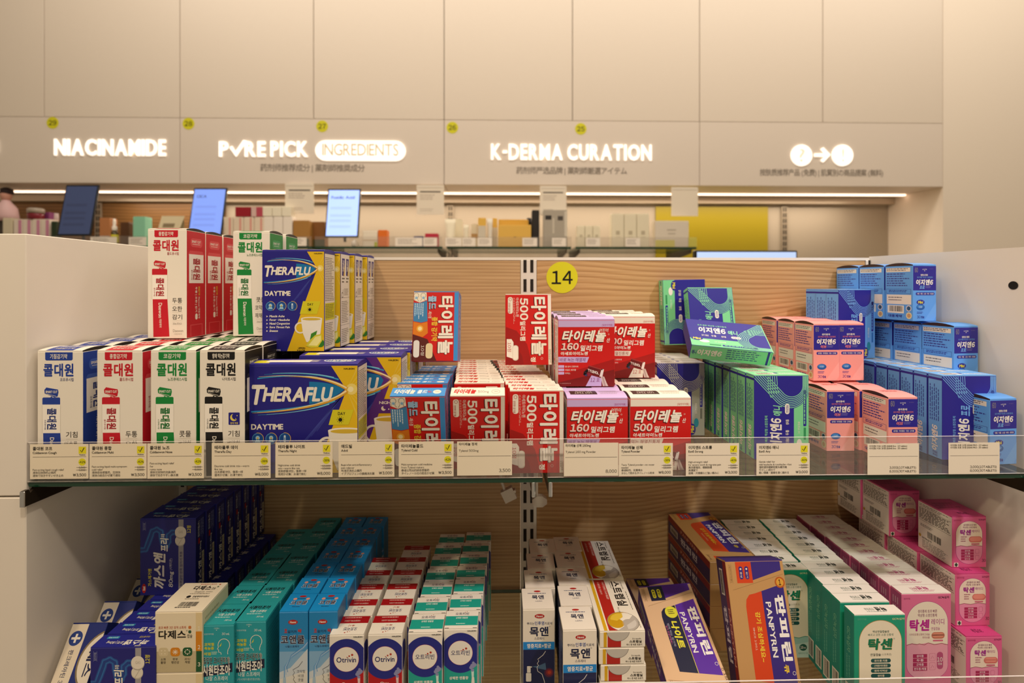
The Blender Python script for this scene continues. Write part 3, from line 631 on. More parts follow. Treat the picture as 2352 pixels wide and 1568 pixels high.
    for n_, (x, y) in enumerate(ic):
        f.E(x, y, R0, '#1a4f9a', 6); f.ring(x, y, R0, R0 * .1, '#d8ac58', 7, -100, 60); f.ring(x, y, R0 * .9, R0 * .07, '#6db2e4', 7, 60, 260)
        if n_ < 2: f.E(x, y - R0 * .15, R0 * .36, '#9fd0ee', 7); f.P([(x - R0 * .5, y + R0 * .6), (x - R0 * .22, y + R0 * .1), (x + R0 * .22, y + R0 * .1), (x + R0 * .5, y + R0 * .6)], '#9fd0ee', 7); f.E(x, y - R0 * .1, R0 * .16, '#e2b74c', 8)
        else: f.R(x - R0 * .16, y - R0 * .6, x + R0 * .16, y + R0 * .6, '#cfe6f4', 7, R0 * .15); f.R(x - R0 * .06, y - R0 * .2, x + R0 * .06, y + R0 * .45, '#1a4f9a', 8)
    if night:
        f.P([(p[0] - 8 * sx, p[1]) for p in dp], PU, 6); f.T(dt[0] - 18 * sx, dt[1], dt[2] + 18 * sx, dt[3], 'NIGHT', W_, .02, k=8); f.E(sn[0] - 8 * sx, sn[1], sn[2] * 1.3, '#f2ecd8', 8); f.E(sn[0], sn[1] - 6 * sx, sn[2] * 1.15, PU, 9); f.E(sn[0] + 16 * sx, sn[1] + 6, 3 * sx, W_, 9)
    else:
        f.P(dp, '#d8cf22', 6); f.T(*dt, 'DAY', '#151310', .02, k=8); f.E(sn[0], sn[1], sn[2], '#151310', 8)
        for k in range(10):
            a = k * math.pi / 5; r = sn[2]; f.S([(sn[0] + r * 1.35 * math.cos(a), sn[1] + r * 1.35 * math.sin(a) * (sy / sx if big else 1)), (sn[0] + r * 1.9 * math.cos(a), sn[1] + r * 1.9 * math.sin(a))], r * .2, '#151310', 8)
    x0, y0, q = mg                                                                  # printed mug, lemon, leaf
    f.ring(x0 - 2 * q, y0 + 85 * q, 38 * q, 11 * q, '#efe9dc', 6, 60, 300); f.P([(x0 + 2 * q, y0 + 12 * q), (x0 + 164 * q, y0 + 12 * q), (x0 + 150 * q, y0 + 130 * q), (x0 + 128 * q, y0 + 196 * q), (x0 + 44 * q, y0 + 196 * q), (x0 + 18 * q, y0 + 130 * q)], '#f3eee2', 7)
    f.E(x0 + 83 * q, y0 + 14 * q, 81 * q, '#f6f1e6', 8, ry=14 * q); f.E(x0 + 83 * q, y0 + 17 * q, 70 * q, '#d9b83a', 9, ry=10 * q)
    f.P([(x0 + 70 * q, y0 + 180 * q), (x0 + 80 * q, y0 + 130 * q), (x0 + 126 * q, y0 + 106 * q), (x0 + 112 * q, y0 + 160 * q)], '#3f8a2a', 9); f.E(x0 + 150 * q, y0 + 205 * q, 30 * q, '#2f7a28', 8)
    f.P([(x0 + 40 * q, y0 + 226 * q), (x0 + 60 * q, y0 + 190 * q), (x0 + 110 * q, y0 + 142 * q), (x0 + 160 * q, y0 + 132 * q), (x0 + 164 * q, y0 + 185 * q), (x0 + 130 * q, y0 + 236 * q), (x0 + 80 * q, y0 + 240 * q)], '#d6cf3a', 10)
    f.P([(x0 + 58 * q, y0 + 222 * q), (x0 + 112 * q, y0 + 155 * q), (x0 + 154 * q, y0 + 144 * q), (x0 + 154 * q, y0 + 186 * q), (x0 + 124 * q, y0 + 224 * q)], '#f0eb9c', 11)
    if bl:
        for k, t in enumerate(('Muscle Ache', 'Fever · Headache', 'Nasal Congestion', 'Sore Throat Pain', 'Sneeze')):
            f.TS(192, 554 + 28.3 * k, 23, t, W_, .022, shear=.22, k=6, maxw=154); f.P([(168, 541 + 28.3 * k), (182, 548 + 28.3 * k), (168, 555 + 28.3 * k), (172, 548 + 28.3 * k)], W_, 6)
        f.T(168, 798, 184, 816, '6', W_, .04, k=6); f.T(190, 804, 276, 816, 'PACKETS', W_, .03, k=6); f.T(410, 787, 462, 801, 'LEMON', '#151310', .02, k=8); f.T(402, 806, 462, 819, 'FLAVOR', '#151310', .02, k=8)
        f.T(530, 54, 592, 64, 'HALEON', '#1d1a10', .03, k=6)
    else: f.T(764, 904, 846, 917, 'HALEON', '#1d1a10', .03, k=6)
    f = c.right.fr(0, 0, 48, 138); f.R(2, 3, 47, 136, '#e9e2d4'); f.L(4, 8, 44, 70, 26, '#6d675e', 2, 5); f.R(3.5, 72, 46, 96, '#d3d031', 2); f.L(5, 74, 44, 94, 9, '#6d6a2a', 3, 8); f.L(4, 100, 44, 133, 13, '#6d675e', 2, 9)
    f = c.top.fr(0, 0, 100, 50); f.R(14, 26, 54, 40, '#efe6d4', 2); f.R(4, 28, 18, 44, '#d8cf22', 1); f.L(54, 28, 62, 40, 4, W_, 3, 4); f.E(80, 30, 15, '#dfe3ee', 2, ry=10); f.E(80, 30, 13.5, '#1c5aa0', 3, ry=8); f.T(69, 26, 91, 35, 'THERAFLU', W_, .05, .2, 180, k=5)
    return c
def hd_small():                                                                     # rear rows show the stick pictograms on the side
    c = hotdrink(84, 138, 47, False); c2 = hotdrink(84, 138, 47, False); f = c2.right.fr(735, 80, 825, 780)
    f.R(737, 84, 823, 776, '#eee8dc', 4)
    for x in (748, 788): f.P([(x, 115), (x + 28, 115), (x + 24, 250), (x, 245)], NV, 5); f.P([(x + 14, 245), (x + 27, 150), (x + 24, 250)], '#d9b416', 6); f.T(x + 6, 130, x + 20, 215, 'THERAFLU', W_, .04, 0, 90, k=7); f.L(x, 262, x + 28, 312, 2, '#4a443d', 5, 3)
    f.ring(752, 392, 7, 2, '#4a443d', 5); f.S([(755, 384), (760, 350)], 2, '#4a443d', 5); f.L(768, 345, 812, 400, 6, '#777067', 5, 4); f.R(737, 412, 823, 414, '#4a443d', 5)
    f.L(745, 440, 815, 610, 13, '#777067', 5, 6); f.R(737, 618, 823, 620, '#4a443d', 5); f.L(745, 650, 815, 760, 8, '#777067', 5, 7)
    return c, c2
HBIG = hotdrink(134, 133, 46, True); HNIGHT = hotdrink(134, 136, 46, True, True); HSM, HSM2 = hd_small()

RED, RD2, CRM = '#cf1a17', '#8f1414', '#f0e9da'
def logo_r(f, x0, y0, x1, y1, body, sh='#3a1410', k=5):
    d = (x1 - x0) * .05; f.T(x0 - d, y0 + d * .4, x1 - d, y1 + d * .4, body, sh, .05, 0, -90, k=k - 1); f.T(x0, y0, x1, y1, body, '#f6f0e4', .05, 0, -90, k=k)
def tab500():
    c = Carton('tablet_carton', 66, 101, 21.5, {'front': RED, 'right': CRM, 'left': RED, 'top': CRM}); f = c.front.fr(1040, 805, 1490, 1490)
    f.R(1455, 800, 1495, 1495, CRM); f.P([(1040, 1120), (1150, 1160), (1250, 1290), (1300, 1495), (1040, 1495)], '#a11614'); f.P([(1040, 1220), (1110, 1260), (1200, 1400), (1220, 1495), (1040, 1495)], RD2, 2)
    logo_r(f, 1290, 826, 1440, 1400, '타이레놀'); f.T(1284, 1412, 1334, 1460, '정', '#f3ecdf', .05, 0, -90); f.ring(1392, 1428, 10, 3, '#f0c0b8', 4)
    f.T(1182, 836, 1262, 1056, '500', '#f3ecdf', .045, 0, -90); f.T(1182, 1066, 1236, 1256, '밀리그램', '#f3ecdf', .035, 0, -90); f.T(1140, 834, 1172, 1022, '아세트아미노펜', '#f0d8cc', .012, 0, -90)
    f.R(1064, 828, 1112, 992, CRM, 2, 20); f.T(1068, 884, 1088, 985, '안전한 감기용', '#b03028', .01, 0, -90, k=4); f.ring(1088, 852, 13, 3, '#b03028', 4)
    f.L(1118, 835, 1136, 1110, 2, '#e0a89c', 2, 4, True)
    f.P([(1052, 1240), (1098, 1240), (1118, 1270), (1118, 1430), (1052, 1410)], '#f2ece0', 3); f.T(1060, 1272, 1096, 1362, '10정', '#c02a24', 0, 0, -90, k=5)
    f.R(1108, 1300, 1166, 1448, '#d8cdbd', 4, 26); f.R(1112, 1304, 1160, 1440, '#f1ebe0', 5, 24)
    f.L(1462, 1340, 1484, 1480, 2, '#9a8f86', 3, 2, True)
    f = c.top.fr(0, 0, 100, 24); f.T(6, 5, 47, 18, '타이레놀', '#d01c1c', .05, .3); f.T(50, 9, 70, 17, '500mg', '#9a938a', .0); f.ring(83, 12, 7.5, .8, '#b5ada3', 3); f.T(79, 10, 87, 14, 'Tylenol', '#b5ada3', .01)
    c.right.fr(0, 0, 21, 101).L(4, 6, 18, 95, 4, '#a89e94', 2, 3, True); return c
def arcp0(cx, cy, r, a0, a1, n=20): return [(cx + r * math.cos(math.radians(a0 + (a1 - a0) * t / n)), cy + r * 1.05 * math.sin(math.radians(a0 + (a1 - a0) * t / n))) for t in range(n + 1)]
def cold():
    BL, HEX = '#3f93dc', '#3e86bd'
    c = Carton('cold_tablet_carton', 66, 101, 21.5, {'front': RED, 'right': BL, 'left': '#8a3a22', 'top': BL}); f = c.front.fr(75, 905, 545, 1595)
    f.R(498, 900, 550, 1600, BL); f.P([(75, 1330), (230, 1380), (330, 1600), (75, 1600)], '#5c1c18')
    f.P([(75, 905), (206, 905), (212, 985), (140, 1012), (75, 985)], '#eee7d6', 2)
    for x in (102, 174): f.E(x + 2, 962, 14, '#a9c8e0', 3); f.E(x + 2, 966, 8, '#78aed8', 4); f.S(arcp0(x, 940, 25, 130, 410), 2.6, '#2a2622', 5); f.S([(x - 16, 968), (x - 17, 982), (x - 32, 1002)], 2.6, '#2a2622', 5); f.S([(x + 16, 966), (x + 15, 984), (x + 30, 998)], 2.6, '#2a2622', 5)
    f.P([(75, 1012), (140, 1016), (215, 990), (225, 1200), (160, 1215), (80, 1200)], HEX, 3); f.L(90, 1020, 190, 1180, 5, '#cfe2f0', 4, 5, True)
    f.P([(80, 1205), (160, 1222), (225, 1206), (232, 1320), (180, 1360), (80, 1330)], '#e07f1c', 3); f.E(150, 1275, 34, '#f0b440', 4); f.E(150, 1275, 20, '#fbe9b0', 5)
    logo_r(f, 335, 945, 490, 1530, '타이레놀'); f.T(228, 942, 310, 1080, '콜드', '#9cc4e8', .06, 0, -90, k=5); f.T(222, 950, 302, 1088, '콜드', '#2d1a24', .05, 0, -90, k=4); f.T(232, 1096, 266, 1170, '-에스정', '#f3ecdf', .01, 0, -90)
    f.T(268, 1158, 330, 1400, '종합 감기약', '#ecc63a', .045, 0, -90); f.R(90, 1390, 150, 1560, '#e8e6e2', 4, 26); f.T(166, 1440, 200, 1540, '10정', W_, .0, 0, -90); f.R(215, 1420, 285, 1570, '#e6d5a8', 4, 30)
    f = c.top.fr(0, 0, 100, 24); f.T(6, 5, 44, 18, '타이레놀', W_, .05, .3); f.T(48, 7, 66, 17, '콜드', '#e8f0fa', .05, .2); f.T(67, 9, 74, 15, '에스', '#d04038', .02); f.E(84, 12, 7.5, '#f2ecdf', 2); f.T(80, 10, 88, 14, 'Tylenol', '#a89e94', .01)
    f = c.right.fr(0, 0, 21, 101); f.L(4, 6, 18, 90, 3, '#dceaf8', 2, 5, True); c.left.fr(0, 0, 21, 101).L(3, 6, 18, 95, 4, '#e0c0b0', 2, 6, True); return c
def powder(kid):
    TP = '#cdb4e4' if kid else '#f0e8d6'; PK = '#b0308c' if kid else '#c03a34'
    c = Carton('powder_carton', 76, 90, 42, {'front': RED, 'right': RED, 'left': '#eee4dc', 'top': TP, 'flap_side': '#6d5a68'}, arch=3.4, flap=TP); f = c.front.fr(120, 228, 587, 795)
    f.P([(120, 700), (587, 560), (587, 795), (120, 795)], '#a81614'); f.P([(120, 760), (587, 650), (587, 795), (120, 795)], '#7d1412', 2)
    f.R(120, 225, 590, 286, TP, 3); f.T(482, 260, 570, 280, '[일반의약품]', PK, 0, k=5)
    if kid: f.T(460, 298, 536, 331, '어린이', '#f6f0e4', .01, .2, k=5)
    f.T(146, 319, 510, 422, '타이레놀', '#3a1410', .045, .28, k=4); f.T(152, 313, 516, 415, '타이레놀', '#f8f2e2', .05, .28, k=5); f.T(520, 380, 548, 418, '산', '#f6f0e4', .02, .2, k=5); f.ring(537, 349, 5, 2, '#f0c8b8', 4)
    f.T(140, 427, 286, 488, '160' if kid else '500', '#3a1410', .06, .12, k=4); f.T(144, 422, 290, 483, '160' if kid else '500', '#f6d8cc', .06, .12, k=5)
    f.T(305, 442, 488, 493, '밀리그램', '#f6f0e4', .03, .15, k=5); f.T(143, 497, 366, 528, '아세트아미노펜', '#f6f0e4', .03, .15, k=5)
    f.P([(115, 540), (375, 543), (358, 590), (115, 588)], TP, 3); f.T(134 if kid else 128, 550, 346, 582, '바로 녹는 해열제' if kid else '먹는 해열진통제', '#7a2a78' if kid else '#a84038', 0, .1, k=5)
    for k, t in enumerate(('물 없이 간편하게', '와일드 베리향' if kid else '빠른 파우더', '무색소' if kid else '무색소')):
        y = 612 + 29 * k; f.R(112, y, 171, y + 22, TP, 3, 6); f.TS(178, y + 18, 16, t, '#f6e8e0', .012, k=5)
    f.P([(395, 700), (480, 725), (476, 795), (346, 795)], TP, 4); f.T(384, 722, 462, 755, '12 포', '#8a2a7a' if kid else '#c03a34', 0, .15, k=6)
    f.P([(374, 612), (490, 648), (462, 712), (356, 676)], '#6d1416', 5); f.P([(372, 612), (488, 648), (484, 656), (369, 620)], '#a83a38', 6); f.P([(478, 645), (498, 650), (484, 714), (460, 710)], '#ece2dc', 6)
    vs, fs, a0, b0, a1, b1 = txt('TYLENOL', .04, .1)
    def sk(p): a, b = (p[0] - a0) / (a1 - a0), (p[1] - b0) / (b1 - b0); u, v = f.uv(370 + 86 * a - 6 * b, 668 + 27 * a - 26 * b); return f.d3(u, v, 7 + p[2] * .05)
    f.g.mesh([sk(p) for p in vs], fs, '#f3ece2')
    for x, y, r, q in ((345, 676, 14, '#2a1a20'), (356, 660, 11, '#1c1418'), (372, 692, 15, '#8f1f34'), (350, 696, 11, '#3a3f6a'), (336, 690, 9, '#241c22')): f.E(x, y, r, q, 6)
    f.P([(470, 706), (500, 712), (520, 765), (535, 795), (490, 795)], '#d8c6bc', 5); f.P([(480, 712), (492, 714), (516, 795), (500, 795)], '#b89e98', 6); f.T(132, 764, 226, 771, 'TY-09000001-01', '#e8b8ac', 0, k=5)
    f = c.top.fr(0, 0, 76, 42); f.R(6, 12, 40, 32, '#3c2a26', 2); f.T(12, 23, 34, 29, 'LOT 7247', '#d8ccc0', .01, 0, 180); f.T(14, 15, 34, 21, 'EXP 270118', '#d8ccc0', .01, 0, 180); f.L(44, 12, 70, 32, 5, '#b8a4b8' if kid else '#c8bcae', 2, 4)
    f = c.left.fr(0, 0, 42, 90); f.R(2, 2, 40, 88, '#eee6de', 1); f.L(5, 8, 38, 82, 5, '#a89c96', 2, 6, True); f.R(4, 4, 30, 4.8, '#c83a34', 3); f.S([(6, 52), (38, 60)], .7, '#c83a34', 3)
    return c
T500, COLD, KID, ADU = tab500(), cold(), powder(True), powder(False)

def flat6(base, dark, arc, word, wcol, tops, alt):                                   # flat capsule carton, artwork turned a quarter
    V = '#2b2592'
    c = Carton('capsule_carton', 73, 111, 23, {'front': V, 'right': base, 'left': base, 'top': tops}); f = c.front; w, h = f.W, f.H; fn = f.fn
    f2 = Face(c.gb, h, w, lambda u, v, o: fn(w - v, u, o)); f2.fr(0, 0, 111, 73)
    cx, cy = 98, 50
    def loop(k, n=22):
        p = []
        for q in range(n + 1):
            t = 90 + 132 * q / n; r = 15 + (1.15 + 1.25 * min(1, (t - 90) / 90)) * k; p.append((cx + r * math.cos(math.radians(t)), cy + r * math.sin(math.radians(t))))
        return p
    f2.R(0, 53, 111, 73, base, 1); o = loop(6.6); f2.P([(116, o[0][1])] + o + [(o[-1][0] + 60, o[-1][1] - 54), (116, -10)], V, 2)
    for k in range(7):                                                              # looped line emblem
        p = loop(k); e = p[-1]; f2.S([(116, p[0][1])] + p + [(e[0] + 66, e[1] - 61.5)], .85, arc, 4)
        if k < 5:
            r = 17.5 + 3.2 * k; q = [(cx + r * math.cos(math.radians(t)), cy - 3 + r * .94 * math.sin(math.radians(t))) for t in range(238, 282, 4)]
            f2.S(q + [(q[-1][0] + 12, q[-1][1] - .8)], .85, arc, 4)
    f2.T(16, 21, 55, 37, '이지엔6', '#f4efe2', .05, .12, k=6); f2.T(58, 25, 72, 37, word, wcol, .03, .2, k=6); f2.T(16, 14, 58, 18, '효과 빠른 액상형 소염진통제', wcol, .01, k=6)
    for k, t in enumerate(('감기 몸살', '두통', '생리통')): f2.T(18 + 14 * k, 42, 18 + 14 * k + (10 if k == 0 else 7), 46.4, t, '#efe9dc', .02, k=6)
    f2.R(60, 41, 74, 47, '#efe9dc', 5, 3); f2.T(62, 42.4, 72, 45.6, '연질캡슐', V, .01, k=6)
    f2.E(10, 54, 8.5, V, 6, ry=5); f2.T(4.4, 51.4, 15.6, 56.6, 'Mini', '#e6d930', .04, .1, k=7); f2.E(20, 60, 7, {'#7fd99a': '#f3efe6'}.get(base, '#2c8fa8'), 6, ry=3.6)
    f2.T(34, 58, 50, 61, '10 연질캡슐', '#f4efe2', .0, k=5); f2.R(44, 65.5, 92, 69.5, V, 4, 1); f2.L(47, 66.4, 90, 69.6, 1, base, 5, 3); f2.R(26, 66, 42, 69, dark, 4)
    def side(fc, d_):
        q = Face(c.gb, fc.H, fc.W, (lambda u, v, o: fc.fn(fc.W - v, u, o))).fr(0, 0, 111, 23)
        q.T(10, 6, 44, 16, '이지엔6', '#f2efe6', .05, .15, k=4); q.T(2, 8, 9, 15, word, V, .02, .2, k=4); q.L(50, 3, 102, 20, 5, V, 3, d_, fill=.32); q.R(105, 0, 108, 23, V, 3) if not alt else None
    side(c.left, 4); side(c.right, 6)
    f = c.top.fr(0, 0, 73, 23); f.R(8, 5, 33, 18, '#efe8dc', 2); f.L(9, 7, 32, 17, 3, '#7a6455', 3, 2, fill=.75); f.L(38, 8, 68, 16, 2, '#f4f4ee', 3, 7, fill=.6); f.E(36, 8, 3, V, 3)
    return c
ANY = flat6('#7fd99a', '#3a9a60', '#8fe0b0', '애니', '#8fe0b0', '#8fe0a8', False)
STR = flat6('#a3a8a0', '#6d726c', '#c2c4bc', '스트롱', '#d0d2c8', '#d8d4cc', False)
PRO = flat6('#6aaaf0', '#2f6fc0', '#7ab4f2', '프로', '#7ab4f2', '#7ab8f6', False)
def bottle30(base, word, wc, mini):
    V = '#2b2592'
    c = Carton('capsule_pack', 39, 84, 50, {'front': base, 'right': base, 'left': base, 'top': base, 'flap_side': '#3a2622'}, arch=3.2); f = c.front.fr(1075, 62, 1380, 712)
    f.R(1075, 55, 1385, 352, V, 1); f.P([(1215, 712), (1385, 480), (1385, 640), (1340, 712)], {'#f5a29a': '#f8afa8'}.get(base, '#72b0f2'), 1)
    f.T(1098, 84, 1140, 142, '60', '#7a7488', .06, k=3); f.T(1195, 98, 1256, 112, '뉴트로팜', '#d8d4e4', .01); f.P([(1220, 118), (1234, 118), (1227, 128)], '#f4efe2', 3); f.L(1290, 96, 1360, 112, 1, '#5a4f9a', 3, 2)
    f.T(1174, 160, 1268, 182, '생리통에' if not mini else '염증성 통증', '#f4efe2', .02); f.T(1128, 189, 1332, 208, '효과 빠른 액상형 소염진통제', wc, .0)
    f.T(1116, 222, 1338, 290, '이지엔6', '#f6f1e4', .05, .14); f.T(1160, 296, 1226, 332, word, wc, .03, .2); f.L(1236, 300, 1312, 330, 2, '#7a74b8', 3, 4)
    f.R(1112, 374, 1356, 408, V, 2, 14); f.T(1128, 382, 1342, 400, '생리통 · 허리통증 · 두통 · 근육통' if not mini else '두통 · 치통 · 소염 · 부종 · 관절염', '#efe6dc', .015)
    if mini: f.E(1173, 490, 52, V, 3, ry=30); f.T(1140, 474, 1206, 506, 'Mini', '#e6d930', .04, .1, k=5)
    f.E(1173, 548, 54, '#1f5ea8', 4, ry=34); f.E(1168, 540, 40, '#3f86cc', 5, ry=20); f.T(1150, 536, 1192, 556, '이지엔', '#cfe2f4', .01, k=6)
    f.L(1126, 602, 1222, 632, 2, V, 3, 5); f.T(1126, 645, 1174, 678, '30', V, .0); f.T(1180, 650, 1222, 678, '캡슐', V, .02)
    f = c.left.fr(800, 75, 1080, 700); f.R(812, 95, 1055, 142, '#ece2d2', 2); f.L(820, 102, 1046, 138, 2, '#5a5060', 3, 4); f.L(818, 160, 1050, 320, 6, '#3a3490', 2, 5, fill=.4)
    f.R(815, 338, 1060, 340, V, 3); f.R(815, 392, 1060, 394, V, 3); f.R(815, 338, 817, 394, V, 3); f.R(1058, 338, 1060, 394, V, 3); f.L(840, 352, 1040, 384, 2, V, 3, 8)
    f.R(818, 405, 1064, 515, '#ece4d8', 2); f.L(836, 432, 1000, 492, 2, '#4a4450', 3, 9, fill=.3); f.R(826, 528, 992, 618, '#efe8da', 2); f.bars(846, 536, 980, 600)
    f.E(1040, 558, 26, '#d8d4dc', 2); f.E(1040, 558, 18, '#35577a', 3); f.E(1042, 640, 28, '#e8dcae', 2); f.E(1042, 640, 18, '#cfa070', 3); f.T(836, 634, 975, 668, '대웅제약', V, .03)
    f = c.top.fr(0, 0, 39, 50); f.T(9, 20, 30, 28, '이지엔6', {'#f5a29a': '#e2766e'}.get(base, '#4f92dc'), .04, .1, 180)
    return c
EVE, P30 = bottle30('#f5a29a', '이브', '#f0837c', False), bottle30('#62a4ee', '프로', '#7ab4f2', True)
# ------------------------------------------------------------------ upper shelf: cartons
def Ys(y0, p, n): return [y0 + p * k for k in range(n)]
GRP = 'white syrup cartons'
for key, u, lab, n in (('blue', 97, 'white syrup carton with blue print', 5), ('red', 222, 'white syrup carton with red print', 5), ('green', 346, 'white syrup carton with green print', 5), ('black', 458, 'white syrup carton with black print', 5)):
    X0 = AX(u, .008)
    if key == 'blue': X0 = -.5985
    row(SY[key], X0, Ys(.008, .0492, n), .0002, lab, f'{key} bottom row', GRP, jit=.0012)
row(SY['red'], AX(338, .115), Ys(.115, .051, 3), .1555, 'white syrup carton with red print', 'upper red row', GRP)
for i in range(2):
    SY['green'].put(AX(535, .15) + .003 * i, .15 + .052 * i, .1555, 'white syrup carton with green print stacked on top, ' + ('in front' if i == 0 else 'behind the other'), GRP)
HBIG.put(AX(567, .02), .02, .0002, 'large navy and yellow daytime drink box at the front of the shelf', 'navy drink boxes')
for i in range(4):
    HNIGHT.put(AX(922, .072) - .134 + .004 * i, .072 + .0485 * i, .0002, ['large navy drink box with purple stripe showing NIGHT, behind the front box', 'second large navy night drink box from the front, only its top showing', 'third large navy night drink box from the front, only its top showing', 'rearmost large navy night drink box, against the oak board'][i], 'navy drink boxes')
for i in range(4):
    (HSM if i == 0 else HSM2).put(AX(602, .098) + .0075 * i, .098 + .0492 * i, .1392, ['tall navy and yellow daytime drink box standing on the large boxes', 'second tall navy drink box in the upper row, pictograms on its side', 'third tall navy drink box in the upper row, pictograms on its side', 'rearmost tall navy drink box in the upper row, pictograms on its side'][i], 'navy drink boxes')

TB = 'red tablet cartons'
def leanrow(c, u0, Yb, tilt, Z, label, group, rz=0): return c.put(AX(u0, Yb), Yb, Z, label, group, rx=tilt, rz=rz)
leanrow(COLD, 905, .030, math.radians(16), .0004, 'blue-topped red tablet carton leaning forward on the shelf lip', TB)
row(COLD, AX(911, .062), Ys(.064, .0217, 7), .0002, 'blue-topped red tablet carton', 'upright row', TB, jit=.0008)
leanrow(T500, 1038, .030, math.radians(16), .0004, 'white-topped red tablet carton leaning forward on the shelf lip', TB)
row(T500, AX(1043, .064), Ys(.064, .0217, 10), .0002, 'white-topped red tablet carton', 'middle upright row', TB, dx=-.0012)
row(T500, AX(1172, .014), Ys(.014, .0217, 12), .0002, 'white-topped red tablet carton', 'row by the gap', TB, dx=-.0026)
for i in range(2):
    y = .125 + .0225 * i
    COLD.lean(at(957 + 6 * i, 708 - 2 * i, y + .016), at(1042 + 7 * i, 708 - 2 * i, y + .016), at(945 + 6 * i, 829, y), 'blue-edged red tablet carton tilted on top of its row, ' + ('in front' if i == 0 else 'just behind'), TB)
    y = .118 + .0225 * i
    T500.lean(at(1157 + 2 * i, 690 - 2 * i, y + .012), at(1247 + 2 * i, 690 - 2 * i, y + .012), at(1161 + 2 * i, 838, y), 'white-edged red tablet carton standing on top of its row, ' + ('in front' if i == 0 else 'just behind'), TB)
PW = 'red powder cartons'
row(KID, AX(1302, .02), Ys(.02, .0428, 5), .0002, 'red powder carton with lilac top', 'lower lilac row', PW)
row(KID, AX(1283, .074), Ys(.074, .0435, 4), .0942, 'red powder carton with lilac top', 'upper lilac row', PW, dx=-.0015)
row(ADU, AX(1447, .02), Ys(.02, .0428, 6), .0002, 'red powder carton with cream top', 'lower cream row', PW)
row(ADU, AX(1505, .138) - .076, Ys(.138, .0435, 3), .0942, 'red powder carton with cream top', 'upper cream row', PW, dx=-.003)

CG = 'navy capsule cartons'
row(STR, AX(1509, .17), Ys(.17, .0235, 5), .0002, 'navy and grey capsule carton', 'grey row', CG, dx=.0008)
row(ANY, AX(1733, .058), Ys(.058, .0236, 7), .0002, 'navy and mint capsule carton', 'mint row', CG, dx=-.001)
ANY.lean(at(1622, 800, .268), at(1533, 802, .268), at(1619, 641, .272), 'mint and navy carton standing askew against the oak board', CG)
ANY.lean(at(1560, 650, .238), at(1655, 650, .236), at(1592, 815, .208), 'navy and mint carton tilted behind the lying one', CG)
a, b, c_ = at(1746, 731, .180), at(1783, 808, .100), at(1574, 731, .180)             # lying across the two rows
ANY.lean(a, b, c_, 'navy and mint carton lying tilted across the two rows', CG)
EG = 'pink capsule packs'
row(EVE, AX(1900, .09), Ys(.09, .0503, 4), .0002, 'pink and navy capsule pack', 'lower left pink row', EG, dx=-.001)
row(EVE, AX(2040, .042), Ys(.042, .0503, 5), .0002, 'pink and navy capsule pack', 'lower right pink row', EG, dx=-.004)
row(EVE, AX(1867, .142), Ys(.141, .0503, 3), .0880, 'pink and navy capsule pack', 'upper left pink row', EG, dx=-.001)
row(EVE, AX(1867, .142) + .0395, Ys(.1435, .0503, 3), .0880, 'pink and navy capsule pack', 'upper right pink row', EG, dx=-.001)
row(PRO, AX(2165, .05), Ys(.05, .0238, 9), .0002, 'navy and light blue capsule carton', 'long row', CG, dx=-.0011)
for i in range(3):
    PRO.put(AX(1912, .205) - .002 * i, .200 + .0255 * i, .1116, ['upright navy and light blue carton standing behind the pink packs, in front', 'second upright light blue carton behind the pink packs', 'third upright light blue carton behind the pink packs, rearmost'][i], CG, rz=math.radians(14))
BG = 'light blue capsule packs'
def by(u, y): return AX(u, y)
row(P30, by(2343, .031) - .0405, Ys(.031, .0508, 5), .0002, 'light blue and navy capsule pack', 'bottom right-hand row', BG, dx=-.0062, rz=.11)
row(P30, by(2191, .098) - .002, Ys(.098, .0508, 3), .0880, 'light blue and navy capsule pack', 'middle-level row', BG, dx=-.0062, rz=.11)
row(P30, by(2096, .142) - .002, Ys(.142, .0503, 3), .1758, 'light blue and navy capsule pack', 'topmost row', BG, dx=-.0062, rz=.11)
